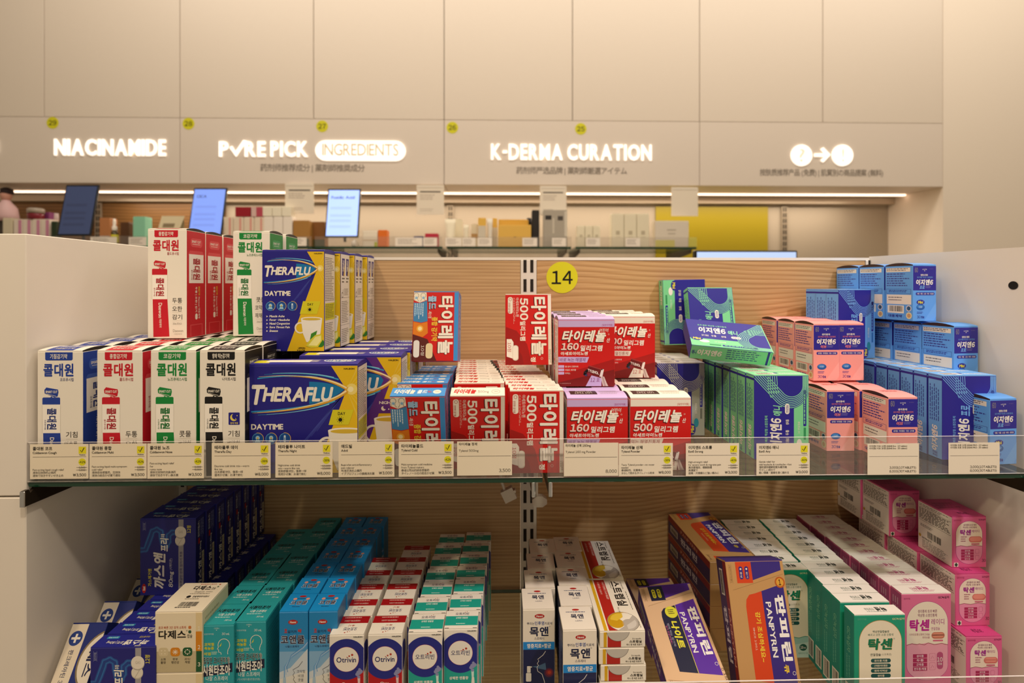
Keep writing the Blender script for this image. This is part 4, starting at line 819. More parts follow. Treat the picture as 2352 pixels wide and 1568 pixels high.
# ------------------------------------------------------------------ lower shelf: kinds
def arcp(cx, cy, r, a0, a1, n=18, ry=None): return [(cx + r * math.cos(math.radians(a0 + (a1 - a0) * t / n)), cy + (ry or r) * math.sin(math.radians(a0 + (a1 - a0) * t / n))) for t in range(n + 1)]
def oval_logo(f, x0, y0, x1, y1, k=3, rot=0):
    f.E((x0 + x1) / 2, (y0 + y1) / 2, (x1 - x0) / 2, '#b5241f', k, ry=(y1 - y0) / 2); m, n_ = (x1 - x0) * .17, (y1 - y0) * .28
    f.T(x0 + m, y0 + n_, x1 - m, y1 - n_, 'Hanmi', W_, .03, .1, rot, k=k + 1)
def gas():
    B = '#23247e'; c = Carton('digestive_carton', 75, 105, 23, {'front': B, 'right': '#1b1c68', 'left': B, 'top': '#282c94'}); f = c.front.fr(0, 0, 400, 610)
    P = [(0, 245), (40, 240), (58, 190), (78, 130), (88, 95), (120, 80), (150, 100), (155, 150), (165, 200), (190, 215), (205, 180), (205, 130), (230, 105), (275, 105)]
    for w, q, k in ((46, '#2a4f9c', 1), (34, '#2f6db4', 2), (18, '#23408e', 3)): f.S(P, w, q, k); [f.E(x, y, w / 2, q, k + .3 + i * .02) for i, (x, y) in enumerate(P[1:-1])]
    f.R(276, 0, 312, 610, '#a5a2a6', 4); f.T(284, 260, 304, 540, '속부글탄 완화 씹어서 복용', '#3a3a70', .01, 0, 90, k=6)
    for y, q in ((178, '#c9c2b6'), (170, '#e9e2d4'), (112, '#bdb6aa'), (103, '#efe8da')): f.E(292 if y < 150 else 288, y, 41 if y < 150 else 36, q, 5 + (y < 150) * 2 + (q[1] == 'e'))
    f.S([(275, 205), (305, 150)], 2.5, '#b8b0a4', 9); f.T(278, 92, 308, 112, 'GAS', '#c4bcae', 0, 0, 0, k=10)
    f.T(336, 52, 366, 112, '12정', '#e3d846', .02, 0, 90, k=5); f.R(20, 20, 22, 90, '#7a80b8', 4); f.R(40, 20, 42, 90, '#7a80b8', 4); f.T(24, 28, 38, 84, '일반의약품', '#aab0d4', 0, 0, 90, k=5)
    f.T(100, 265, 188, 560, '까스앤', '#5a4f8a', .06, .2, 90, k=5); f.T(96, 262, 184, 556, '까스앤', '#f3efe4', .05, .2, 90, k=7); f.T(145, 150, 206, 258, '프리', '#f3efe4', .045, .1, 90, k=7); f.T(150, 118, 178, 146, '추정', '#f3efe4', .02, 0, 90, k=7)
    f.T(206, 418, 244, 545, '80mg', '#f3efe4', .02, .1, 90, k=7); f.T(210, 315, 234, 408, '(시메티콘)', '#d8d6e4', 0, 0, 90, k=7); f.T(58, 395, 84, 535, '가스제거엔', '#e3d846', .03, 0, 90, k=7)
    oval_logo(f, 14, 515, 44, 590, 5, 90)
    f = c.right.fr(0, 0, 23, 105); f.T(6, 62, 14, 101, '까스앤', '#f3efe4', .045, .15, 90); f.T(9, 36, 14, 60, '프리 | 80mg', '#e8e4da', .02, 0, 90); f.R(15, 52, 20.5, 98, '#d8cfae', 2); f.L(15.6, 54, 20, 97, 3, '#8a8260', 3, 3, True)
    f.L(12, 5, 20, 36, 5, '#8a8cc0', 3, 5, True); f.T(5, 6, 10, 28, '한미약품(주)', '#e8e4da', .01, 0, 90); f.R(6, 30, 10, 38, '#b5241f', 3)
    f = c.top.fr(0, 0, 75, 23); f.T(34, 11, 62, 20, '까스앤', '#f3efe4', .05, .1, 180); f.T(13, 12, 33, 18, '프리 | 80mg', '#e8e4da', .02, 0, 180); f.R(8, 4, 22, 8, '#2f9ac8', 2); f.T(9.5, 4.8, 20.5, 7.2, '씹어서 복용', '#dff0f8', .01, 0, 180); f.T(46, 4, 58, 7.5, '가스제거엔', '#d8c84a', .01, 0, 180); f.R(50, 20.5, 57, 23, '#a5a2a6', 2)
    return c
def daj():
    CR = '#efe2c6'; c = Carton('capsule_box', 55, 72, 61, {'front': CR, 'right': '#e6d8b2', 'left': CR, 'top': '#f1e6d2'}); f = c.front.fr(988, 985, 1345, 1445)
    f.R(985, 1282, 1300, 1450, '#c9bb96', 1); f.R(1296, 980, 1350, 1132, '#e6d3a6', 1); f.R(1296, 1132, 1350, 1282, '#d98a1c', 1); f.R(1296, 1282, 1350, 1450, '#1f5a34', 1)
    for t, y in (('1', 1092), ('2', 1236), ('3', 1368)): f.T(1312, y, 1330, y + 32, t, '#f4ecd8', .02)
    f.T(1015, 1088, 1222, 1110, '효과 빠른 3단 표적 소화제', '#c05a34', .006); f.T(1015, 1120, 1222, 1186, '다제스', '#191512', .035); f.T(1231, 1152, 1270, 1180, '캡슐', '#191512', .0); f.ring(1229, 1125, 4, 1.5, '#191512', 3)
    f.R(1240, 1088, 1262, 1112, '#d07a3a', 2, 8); f.R(1240, 1122, 1262, 1146, '#2f5a40', 2, 8)
    for x, q in ((1015, '#d8c9a2'), (1105, '#d98a1c'), (1197, '#1f5a34')): f.R(x, 1253, x + 73, 1320, q, 3, 22)
    for i in range(8):
        a = i * math.pi / 4; f.S([(1141, 1287), (1141 + 22 * math.cos(a), 1287 + 20 * math.sin(a))], 4, '#f4ecd8', 4 + i * .05)
        f.E(1233 + 18 * math.cos(a), 1287 + 17 * math.sin(a), 5 - i % 2 * 1.5, '#f4ecd8', 4); f.E(1051 + 18 * math.cos(a), 1287 + 17 * math.sin(a), 5, '#efe2c6', 4) if i % 2 else None
    for x, a, b in ((1051, '소화', '불량'), (1141, '위부', '팽만감'), (1234, '과식/', '체함')): f.TS(x, 1350, 22, a, '#2a241c', .004, 'c'); f.TS(x, 1374, 22, b, '#2a241c', .004, 'c')
    f.T(1004, 1394, 1075, 1412, '30 Caps.', '#ddd0ac', 0)
    f = c.top.fr(0, 0, 55, 61); f.T(18, 7, 40, 17, '다제스', '#191512', .04); f.T(41, 11, 46, 16, '캡슐', '#191512', 0); f.L(22, 3, 44, 6, 1, '#c05a34', 3, 3); f.R(46, 3, 48, 6, '#c05a34', 2, 1); f.R(46, 8, 48, 11, '#2f5a40', 2, 1)
    f.T(24, 19.5, 36, 22.5, 'Dongkook', '#5a5248', .006); f.T(38, 19.5, 46, 22.5, '동국제약(주)', '#5a5248', 0); f.L(20, 24, 46, 27, 1, '#8a8070', 3, 4); f.E(22, 31, 2.6, '#191512', 3); f.T(27, 29, 47, 33, '한림제약주식회사', '#191512', .02); f.L(20, 35, 42, 38, 1, '#8a8070', 3, 6)
    f.bars(20, 42, 42, 51, n=22); f.L(18, 52, 42, 55, 1, '#3a342c', 3, 6, fill=.6)
    f = c.right.fr(0, 0, 61, 72); f.L(6, 10, 40, 40, 5, '#b8a880', 2, 4); f.ring(14, 24, 7, 1, '#d8d0a0', 3); return c
def spray(kind):
    if kind == 'teal':
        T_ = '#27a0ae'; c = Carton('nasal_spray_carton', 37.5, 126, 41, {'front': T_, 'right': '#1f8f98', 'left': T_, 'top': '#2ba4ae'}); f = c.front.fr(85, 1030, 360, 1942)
        f.T(105, 1094, 188, 1108, '일반의약품', '#d2ecec', 0); f.T(256, 1090, 324, 1110, '30 mL', '#e4f2f0', .01, .1); f.T(190, 1046, 234, 1058, 'OPEN', '#bfe4e4', 0); f.P([(206, 1064), (218, 1064), (212, 1072)], '#d2ecec', 3)
        for t, y in (('코막힘', 1176), ('축농증', 1210), ('비염', 1258)): f.T(107, y, 190 if len(t) > 2 else 162, y + 28, t, '#d8d636', .035)
        f.L(168, 1255, 220, 1285, 2, '#d2ecd2', 3, 4)
        f.S(arcp(275, 1198, 50, -200, 40, 22, 54) , 5, W_, 4); f.S([(228, 1215), (219, 1232), (230, 1238), (229, 1258), (248, 1262), (252, 1280)], 5, W_, 4); f.S([(312, 1234), (306, 1260), (308, 1278)], 5, W_, 4); f.P([(234, 1212), (256, 1176), (250, 1205)], '#d8d636', 4)
        f.T(100, 1300, 326, 1362, '답답한 코!시원하게!', '#f4f2ea', .03, 0, 0, k=3); f.T(102, 1302, 324, 1360, '답답한 코!시원하게!', '#171c22', .014, 0, 0, k=5)
        f.P([(85, 1396), (348, 1352), (348, 1432), (85, 1476)], '#1b2440', 2); f.T(94, 1366, 330, 1462, '시원타조아', '#f3f2ea', .035, k=4)
        f.T(120, 1466, 306, 1506, '나잘 스프레이', '#e4f2f0', .012); f.T(110, 1520, 310, 1544, '(옥시메타졸린염산염)', '#c8e6e6', 0); f.P([(85, 1700), (360, 1640), (360, 1942), (85, 1942)], '#7cc4cc', 1)
        f = c.right.fr(0, 0, 41, 126); f.L(4, 12, 38, 118, 26, '#1a6f78', 2, 4, fill=.35); c.left.fr(0, 0, 41, 126).L(4, 12, 38, 118, 26, '#1a6f78', 2, 5, fill=.35)
        f = c.top.fr(0, 0, 37, 41); f.T(5, 10, 31, 17, '시원타조아', '#171c22', .035, .1); f.T(10, 19, 29, 24, '나잘 스프레이', '#e4f2f0', .025); f.L(8, 26, 30, 29, 1, '#c8e6e6', 3, 5); f.T(22, 31, 31, 34, '30 mL', '#e4f2f0', .01, .1)
    elif kind == 'cool':
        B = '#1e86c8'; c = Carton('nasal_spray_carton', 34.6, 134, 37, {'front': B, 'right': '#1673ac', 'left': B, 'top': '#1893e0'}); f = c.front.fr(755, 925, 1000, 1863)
        f.R(750, 1160, 1005, 1300, '#4f9bd2', 1); f.R(750, 1260, 1005, 1870, '#86b4dc', 1.5); f.P([(750, 1440), (850, 1400), (1005, 1230), (1005, 1870), (750, 1870)], '#cdd8e2', 2); f.P([(750, 1500), (1005, 1420), (1005, 1870), (750, 1870)], '#e2e2dc', 2.5)
        for k in range(3): f.S([(800 + 14 * k, 1480 - 22 * k), (800 + 10 * k, 1390), (860, 1310 - 10 * k), (960, 1240 - 12 * k), (1000, 1190 - 10 * k)], 9 - 2 * k, ('#6aa4dc', '#a8c8e8', '#4f8fd0')[k], 3 + k * .2)
        f.T(768, 1118, 972, 1196, '코앤쿨', '#e9eef4', .10, k=4); f.T(770, 1120, 970, 1194, '코앤쿨', '#1c2344', .03, k=6)
        f.T(798, 1066, 824, 1100, '코', '#c8382c', .05, k=5); f.T(828, 1078, 904, 1102, '감기가', '#26305a', .02, k=5); f.T(912, 1066, 946, 1102, '싹', '#c8382c', .05, k=5); f.T(808, 1208, 924, 1226, '나잘스프레이', '#26305a', .01)
        oval_logo(f, 832, 988, 913, 1030)
        f.S([(954, 1345), (920, 1390), (872, 1416), (886, 1440), (872, 1462), (884, 1480), (876, 1500), (894, 1528), (912, 1535), (930, 1580), (936, 1700)], 3.2, '#1a1a20', 6)
        for t, y in (('코막힘', 1418), ('비염', 1456), ('콧물', 1492)): f.T(905 if len(t) > 2 else 916, y, 974 if len(t) > 2 else 962, y + 26, t, '#4a4f5a', .0)
        f.P([(790, 1480), (812, 1480), (830, 1863), (770, 1863)], '#aac8e0', 4)
        f = c.top.fr(0, 0, 35, 37); f.E(18, 6, 4.5, '#b5241f', 2, ry=2); f.T(7, 15, 28, 24, '코앤쿨', '#e9eef4', .10, k=3); f.T(7.5, 15.5, 27.5, 23.5, '코앤쿨', '#26244a', .03, k=5); f.L(12, 10, 24, 13, 1, '#26305a', 3, 4); f.E(10, 11.5, 2.4, '#e8a090', 3); f.E(26, 11.5, 2.4, '#e8a090', 3); f.L(12, 27, 24, 29.5, 1, '#26305a', 3, 6)
        c.right.fr(0, 0, 37, 134).L(5, 14, 33, 120, 22, '#0f5f94', 2, 5)
    elif kind in ('red', 'mint'):
        Q = '#b8141e' if kind == 'red' else '#1fa596'; c = Carton('nasal_spray_carton', 41, 112, 35.5, {'front': W_, 'right': W_, 'left': W_, 'top': W_, 'flap_side': '#b8ae9e'}); f = c.front.fr(78, 1095, 392, 1953)
        f.R(78, 1420, 400, 1953, Q, 1); f.E(232, 1315, 187, '#232a86', 2, n=48); f.E(232, 1315, 114, '#c84a3a', 3, n=40); f.E(232, 1315, 112, '#f1ebe0', 4, n=40)
        if kind == 'red': f.T(142, 1294, 320, 1344, 'Otrivin', '#1e2266', .018, k=5)
        else: f.T(145, 1290, 318, 1338, '오트리빈', '#1e2266', .012, k=5)
        for x, y, r in ((285, 1274, 10), (258, 1285, 7.5), (238, 1295, 4.5)): f.E(x, y, r, '#b83a24', 6)
        f.T(297, 1103, 378, 1116, 'HALEON', '#22242e', .03)
        f.P([(332, 1470), (358, 1470), (356, 1580), (340, 1580)], '#e6c8c8' if kind == 'red' else '#cfe8e2', 3)
        for x, y, r in ((345, 1440, 22), (330, 1455, 16), (364, 1430, 18), (352, 1410, 12), (345, 1480, 14)): f.E(x, y, r, '#8f92bc', 3 + r * .02)
        f.P([(338, 1545), (360, 1545), (366, 1620), (332, 1620)], '#ece6dc', 4); f.R(322, 1620, 376, 1953, '#ece6dc', 4, 8)
        if kind == 'red': f.T(190, 1528, 268, 1560, 'Oxy', W_, .025); f.T(158, 1572, 296, 1604, 'Express', W_, .02)
        else: f.T(130, 1535, 305, 1566, '상쾌한 멘톨향', W_, .03)
        f = c.top.fr(0, 0, 41, 35)
        if kind == 'red': f.R(0, 0, 41, 14, '#a8141c', 1); f.T(11, 8, 30, 11, '비충혈제거제 스프레이', '#f0d8d0', .01, 0, 180); f.L(10, 2.5, 32, 6, 1, '#e8c0b8', 3, 4); f.T(14, 22, 30, 28, '오트리빈', '#232a70', .01, 0, 180); f.T(18, 17, 26, 20, '옥시', '#b83a24', .01, .2, 180); [f.E(x, y, r, '#b83a24', 3) for x, y, r in ((17, 31.5, .9), (20, 30.3, .7), (22.4, 29.4, .5))]
        else: f.R(0, 11, 41, 29, Q, 1); f.T(12, 4, 29, 9, '오트리빈', '#2a2f5c', .01); [f.E(x, y, .6, '#b83a24', 3) for x, y in ((24, 3.4), (26.5, 2.2))]; f.T(13, 13, 28, 16.5, '상쾌한 멘톨향', '#e4f4ee', .02); f.L(14, 25, 28, 28, 1, '#d2ece4', 3, 5); f.R(1, 33.6, 6, 34.6, '#2a2622', 2); f.R(35, 33.6, 40, 34.6, '#2a2622', 2)
        f = c.right.fr(0, 0, 35, 112); f.E(4, 28, 17, '#232a86', 1); f.L(12, 46, 31, 104, 14, '#a89e90', 2, 5)
    else:
        CR = '#efe5d2'; c = Carton('throat_spray_carton', 41, 115, 46, {'front': CR, 'right': '#20264e', 'left': '#20264e', 'top': '#efe6d6'}); f = c.front.fr(175, 860, 480, 1715)
        oval_logo(f, 288, 900, 382, 942); f.T(215, 978, 286, 1004, '뿌리는', '#26305a', .0); f.T(289, 970, 378, 1006, '인후염', '#2a4f9c', .01); f.T(384, 978, 455, 1004, '치료제', '#26305a', .0)
        f.T(240, 1022, 420, 1114, '목앤', '#1b2446', .035); f.T(285, 1122, 378, 1148, '스프레이', '#26305a', .0); f.ring(430, 1020, 5, 1.5, '#26305a', 3)
        f.R(170, 1168, 485, 1242, '#1f86d0', 1); f.T(216, 1183, 445, 1228, '염증치료+항균', '#f2ede2', .03); f.R(170, 1242, 485, 1720, '#1e244c', 1)
        f.S([(392, 1258), (368, 1295), (318, 1335), (328, 1352), (312, 1378), (326, 1392), (310, 1412), (318, 1450), (358, 1478), (382, 1550), (388, 1620)], 5, '#e8e4dc', 3)
        f.E(425, 1465, 44, '#5a2440', 2); f.E(427, 1463, 30, '#8a2a30', 2.5); f.E(428, 1462, 16, '#b8402c', 3); f.P([(262, 1404), (330, 1395), (390, 1370), (400, 1440), (330, 1425)], '#4a6a8c', 2)
        f.R(216, 1400, 250, 1462, '#ece6da', 3, 5); f.R(248, 1403, 262, 1414, '#ece6da', 3); f.R(206, 1465, 256, 1548, '#ece6da', 3, 10)
        f = c.top.fr(0, 0, 41, 46); f.T(13, 16, 29, 25, '목앤', '#1b2446', .03); f.L(8, 11, 34, 14, 1, '#4a5478', 3, 4); f.E(21, 7, 4.6, '#b5241f', 2, ry=1.9); f.T(17, 28, 26, 31, '스프레이', '#4a5478', 0); c.right.fr(0, 0, 46, 115).L(6, 12, 40, 100, 16, '#8a90b4', 2, 6)
        c.left.fr(0, 0, 46, 115).L(6, 12, 40, 100, 16, '#8a90b4', 2, 7)
    return c
def lozenge():
    CR = '#efe6d2'; c = Carton('lozenge_carton', 55, 20, 111, {'front': CR, 'right': CR, 'left': '#ded3bc', 'top': CR, 'flap_side': CR}); f = c.top.fr(0, 0, 375, 757)
    f.R(38, 0, 66, 757, '#d8a81c', 1); f.R(78, 0, 178, 757, '#b3261e', 1); f.T(148, 40, 168, 320, 'FAST EFFECTIVE RELIEF', '#f0c8b8', .01, 0, -90); f.T(104, 40, 124, 240, '소염진통 트로키', '#f0c8b8', .01, 0, -90)
    f.T(228, 30, 318, 420, '스트렙실', '#241f1c', .03, 0, -90); f.T(322, 40, 338, 160, 'Strepsils', '#4a443c', 0, 0, -90); f.R(222, 40, 226, 150, '#241f1c', 2); f.T(212, 440, 228, 560, '허니 앤 레몬', '#4a443c', 0, 0, -90); f.L(340, 200, 352, 500, 1, '#4a443c', 2, 3, True); f.T(340, 640, 356, 720, '8트로키', '#4a443c', 0, 0, -90)
    cx, cy, r = 220, 640, 128; f.P(arcp(cx, cy, r + 5, 0, 360, 36), '#8a8274', 2); f.P(arcp(cx, cy, r, 0, 360, 36), '#efe6d2', 3)
    f.P(arcp(cx, cy, r, 170, 300, 24) + arcp(cx + 34, cy - 50, 70, 300, 180, 14)[::1] + arcp(cx - 62, cy + 20, 64, -30, 160, 14), '#c99a1a', 4); f.P(arcp(cx - 10, cy - 20, r * .72, 185, 285, 14) + [(cx + 10, cy - 60), (cx - 50, cy - 10)], '#e0bd3c', 5)
    f.P(arcp(cx, cy, r, -40, 120, 24) + arcp(cx + 50, cy + 30, 62, 150, 280, 14), '#b6ada0', 4); f.P(arcp(cx + 20, cy + 10, r * .7, -20, 90, 14) + [(cx + 20, cy + 50)], '#cfc8bc', 5)
    f = c.front.fr(875, 1105, 1310, 1255); f.R(912, 1100, 942, 1260, '#d8a81c', 1); f.R(950, 1100, 1078, 1260, '#b3261e', 1); f.P(arcp(1050, 1095, 110, 0, 180, 22, 100), '#c2bbae', 2); f.S(arcp(1050, 1095, 110, 0, 180, 22, 100), 3, '#6a6258', 3)
    f.T(1186, 1166, 1270, 1183, 'Strepsils', '#4a443c', 0); f.T(1158, 1187, 1276, 1213, '스트렙실', '#241f1c', .03); f.T(1130, 1220, 1280, 1240, '허니 앤 레몬 트로키', '#3a342c', .01); return c
def drink(night):
    K = '#dcb68c' if night else '#c0935c'; A = '#20203c' if night else '#d2441c'; B = '#5a2aa0' if night else '#3a2a7c'
    c = Carton('cold_drink_carton', 76, 150 if night else 165, 32, {'front': K, 'right': K, 'left': B if night else '#3a2458', 'top': B, 'flap_side': K}); f = c.front.fr(0, 0, 515, 1042)
    f.R(86, 0, 226, 160, A, 1); f.P([(226, 0), (488, 0), (488, 70), (226, 140)], B, 1)
    for x in (112, 164):
        f.R(x, 36, x + 34, 132, '#d8d030' if night else '#3a2a7c', 3, 16); f.E(x + 17, 56, 8, '#2a2420' if night else '#e8dcc8', 4); f.T(x + 9, 76, x + 25, 122, '감기' if x > 120 else '몸살', '#2a2420' if night else '#e8dcc8', .01, 0, -90, k=4)
    f.S([(40, 210), (500, 100)], 3, '#a07a4c', 2); f.R(22, 16, 24, 160, '#9a7648', 2); f.R(46, 16, 48, 160, '#9a7648', 2); f.T(27, 24, 43, 152, '[일반의약품]', '#8a6a40', 0, 0, -90, k=3)
    f.P([(136, 330), (146, 280), (176, 246), (230, 236), (488, 170), (488, 900), (136, 840)], B, 1); f.P([(136, 330), (146, 280), (176, 246), (230, 236), (288, 222), (288, 866), (136, 840)], A, 2)
    f.T(392, 250, 476, 720, '판피린', '#f3eee6', .06, 0, -90, k=5); f.T(310, 300, 356, 690, 'PANPYRIN', '#f0ebe2', .02, 0, -90, k=5); f.ring(470, 800, 13, 3, '#e8e0d4', 5)
    if night:
        f.S([(291, 222), (291, 866)], 5, '#d8cc3a', 3); f.E(236, 290, 58, '#dcd83a', 4); f.L(206, 262, 266, 318, 3, '#3a3420', 5, 4); f.T(190, 380, 262, 640, '나이트', '#e6de3c', .06, .1, -90, k=5); f.T(160, 400, 180, 620, '밤에 먹는 감기약', '#b8b4c8', 0, 0, -90, k=5); f.T(142, 420, 158, 600, '감기 조심하세요~', '#d86a9c', .01, 0, -90, k=5)
    else:
        f.T(206, 370, 250, 720, '감기 조심하세요~', '#ecc83a', .03, 0, -90, k=5); f.T(170, 480, 186, 640, 'SINCE 1961', '#e8b8a0', .01, 0, -90, k=5); f.E(462, 160, 44, '#b85a1c', 4); f.E(462, 160, 32, '#d8a03a', 5); f.T(450, 138, 472, 182, '1', '#5a2a10', .05, k=6); f.T(390, 740, 430, 800, '큐', '#ecc83a', .05, 0, -90, k=5)
    f.S([(20, 900), (500, 980)], 3, '#a07a4c', 2); f.P([(86, 930), (226, 954), (226, 1042), (86, 1042)], A, 1); f.P([(226, 954), (488, 990), (488, 1042), (226, 1042)], B, 1)
    for x in (112, 164): f.R(x, 962, x + 34, 1050, '#d8d030' if night else '#3a2a7c', 3, 16)
    f.T(494, 880, 512, 1030, '15014S', '#2a221c', .01, 0, -90, k=5); f.T(30, 905, 50, 1000, '20 mL', '#4a3a28', 0, 0, -90, k=5); f.ring(502, 850, 9, 3, '#2a221c', 5)
    f = c.left.fr(0, 0, 36, 178); f.R(24, 0, 36, 178, '#8a1f24' if not night else '#3c1c78', 1); f.R(8, 12, 20, 46, '#e6e0d8', 2); f.bars(9, 14, 19, 44, '#26221e', 3, 5, 9); f.T(8, 60, 20, 130, '판피린', '#d8d0d8', .05, 0, -90); f.T(26, 60, 32, 130, 'PANPYRIN', '#d8a08a', .01, 0, -90)
    return c
def softgel(lady):
    Q, CR = ('#df6f98', '#efe2cc') if lady else ('#1f9c7a', '#efe4c8')
    c = Carton('softgel_carton', 67 if lady else 64, 124, 19.6, {'front': Q, 'right': Q, 'left': '#c9578a' if lady else '#1c8d80', 'top': '#f0e8dc', 'flap_side': Q})
    if lady:
        f = c.front.fr(557, 935, 957, 1675); A = arcp(763, 1160, 168, 180, 360, 26)
        f.P(A + [(931, 1500)] + arcp(763, 1500, 168, 0, 180, 22, 120), '#b0508a', 1); A = arcp(763, 1160, 165, 180, 360, 26); f.P(A + [(928, 1340)] + [(880, 1328), (820, 1336), (760, 1322), (700, 1332), (640, 1326), (598, 1338)], CR, 2)
        f.P([(598, 1338), (640, 1326), (700, 1332), (760, 1322), (820, 1336), (880, 1328), (928, 1340), (928, 1500)] + arcp(763, 1500, 165, 0, 180, 22, 117), '#e9a2b4', 2.4); f.S([(598, 1338), (640, 1326), (680, 1334), (700, 1328), (740, 1338), (770, 1322), (820, 1336), (880, 1328), (928, 1340)], 5, '#a04a58', 3)
        f.T(687, 1058, 842, 1084, '생리통에 효과 빠른', '#8a4a70', .006); f.T(687, 1090, 840, 1116, '액상형 소염진통제', '#8a4a70', .006); f.T(620, 1135, 780, 1228, '탁센', '#b8208c', .06, .06); f.T(795, 1132, 900, 1178, '레이디', '#a83a8a', .006); f.T(795, 1198, 864, 1222, '연질캡슐', '#a83a8a', 0)
        f.T(620, 1245, 782, 1264, '이부프로펜·산화마그네슘', '#a0526a', 0); f.T(724, 1270, 782, 1288, '파마브롬', '#a0526a', 0); f.R(797, 1238, 903, 1290, '#c8745c', 4, 26); f.R(802, 1242, 898, 1280, '#dd8f76', 5, 22); f.R(808, 1298, 890, 1312, '#d8708a', 3, 6)
        for k, t in enumerate(('생리통', '두통', '근육통', '편두통/체열')): y = 1410 + 34 * k; f.R(648, y, 762, y + 30, '#b02a5c', 4); f.T(676 if k < 3 else 656, y + 5, 734 if k < 3 else 754, y + 25, t, '#f3d6dc', .02, k=5)
        for y in (1405, 1478): f.R(780, y, 828, y + 60, '#c86a86', 3, 8); f.R(782, y + 2, 826, y + 58, '#e9a2b4', 4, 7); f.S([(792, y + 45), (804, y + 20), (816, y + 40)], 3, '#c86a86', 5)
        f.R(840, 1395, 890, 1532, '#b8507a', 4, 24); f.T(842, 1438, 886, 1472, '10', W_, .01, k=5); f.T(848, 1480, 882, 1498, '캡슐', W_, .0, k=5); f.T(850, 952, 940, 972, 'GC녹십자', '#5a2a44', .02); f.T(575, 962, 625, 976, '일반의약품', '#b04a78', 0)
        f = c.top.fr(0, 0, 67, 20); f.T(30, 4, 44, 12, '탁센', '#c05a86', .05, 0, 180); f.T(20, 6, 29, 12, '레이디', '#c05a86', .01, 0, 180); f.L(20, 13, 52, 17, 2, '#cc7a98', 3, 4)
        c.left.fr(0, 0, 20, 124).L(4, 8, 16, 110, 3, '#e4a0bc', 2, 3, True)
    else:
        f = c.front.fr(1283, 1028, 1735, 1904); A = arcp(1515, 1260, 190, 180, 360, 26); f.P(A + [(1705, 1904), (1325, 1904)], '#b8863a', 1); A = arcp(1515, 1260, 186, 180, 360, 26); f.P(A + [(1701, 1904), (1329, 1904)], CR, 2)
        f.P([(1283, 1700), (1340, 1712), (1400, 1692), (1460, 1716), (1530, 1694), (1600, 1706), (1660, 1690), (1735, 1700), (1735, 1904), (1283, 1904)], '#9cc8bc', 3); f.P([(1283, 1760), (1400, 1740), (1560, 1770), (1735, 1740), (1735, 1904), (1283, 1904)], '#bcd8cc', 4); f.S([(1283, 1700), (1340, 1712), (1400, 1692), (1460, 1716), (1530, 1694), (1600, 1706), (1660, 1690), (1735, 1700)], 6, '#3f9a84', 5)
        f.T(1445, 1160, 1592, 1181, '액상연질캡슐로', '#2a5a50', .012); f.T(1405, 1188, 1628, 1209, '빠르고 강한 소염 진통제', '#4a7a6c', 0); f.T(1408, 1233, 1624, 1334, '탁센', '#b8863a', .06, .1, k=3); f.T(1405, 1230, 1620, 1331, '탁센', '#0f7a54', .06, .1, k=5); f.ring(1636, 1234, 5, 1.6, '#2a5a50', 4)
        f.T(1425, 1362, 1518, 1385, '연질캡슐', '#2a3a34', .012); f.T(1525, 1362, 1612, 1385, '(나프록센)', '#8a8a78', 0)
        for k, t in enumerate(('편두통·치통', '근육통·허리통증', '염좌·타박상', '생리통')): y = 1408 + 44 * k; f.R(1430, y, 1606, y + 35, '#1c5450', 4, 17); f.T(1460 if k < 3 else 1488, y + 8, 1576 if k < 3 else 1550, y + 28, t, '#e6dcc0', .02, k=5)
        f.E(1640, 1800, 38, '#1f5a4a', 5, ry=34); f.T(1612, 1786, 1640, 1814, '10', W_, .02, k=6); f.T(1644, 1796, 1668, 1812, '캡슐', W_, .0, k=6); f.T(1618, 1050, 1728, 1070, 'GC녹십자', '#d8e4b0', .02); f.T(1312, 1052, 1390, 1068, '일반의약품', '#6ac4a4', 0); f.T(1590, 1850, 1690, 1866, '대한민국 약전', '#5a9a8c', 0, k=6)
        f = c.top.fr(0, 0, 64, 20); f.T(34, 5, 47, 13, '탁센', '#2a3430', .06, 0, 180); f.T(20, 7, 32, 12, '연질캡슐', '#7a8a80', .0, 0, 180); f.L(20, 13.6, 47, 16, 1, '#8a968c', 3, 4)
        f = c.left.fr(0, 0, 20, 124); f.T(6, 20, 13, 52, 'GC녹십자', '#7cc8a8', .01, 0, -90); f.L(5, 56, 14, 88, 2, '#5ab09c', 2, 4, True); f.R(3, 92, 17, 118, '#e8e4d8', 2); f.bars(5, 94, 15, 116, '#26221e', 3, 4, 9)
    return c
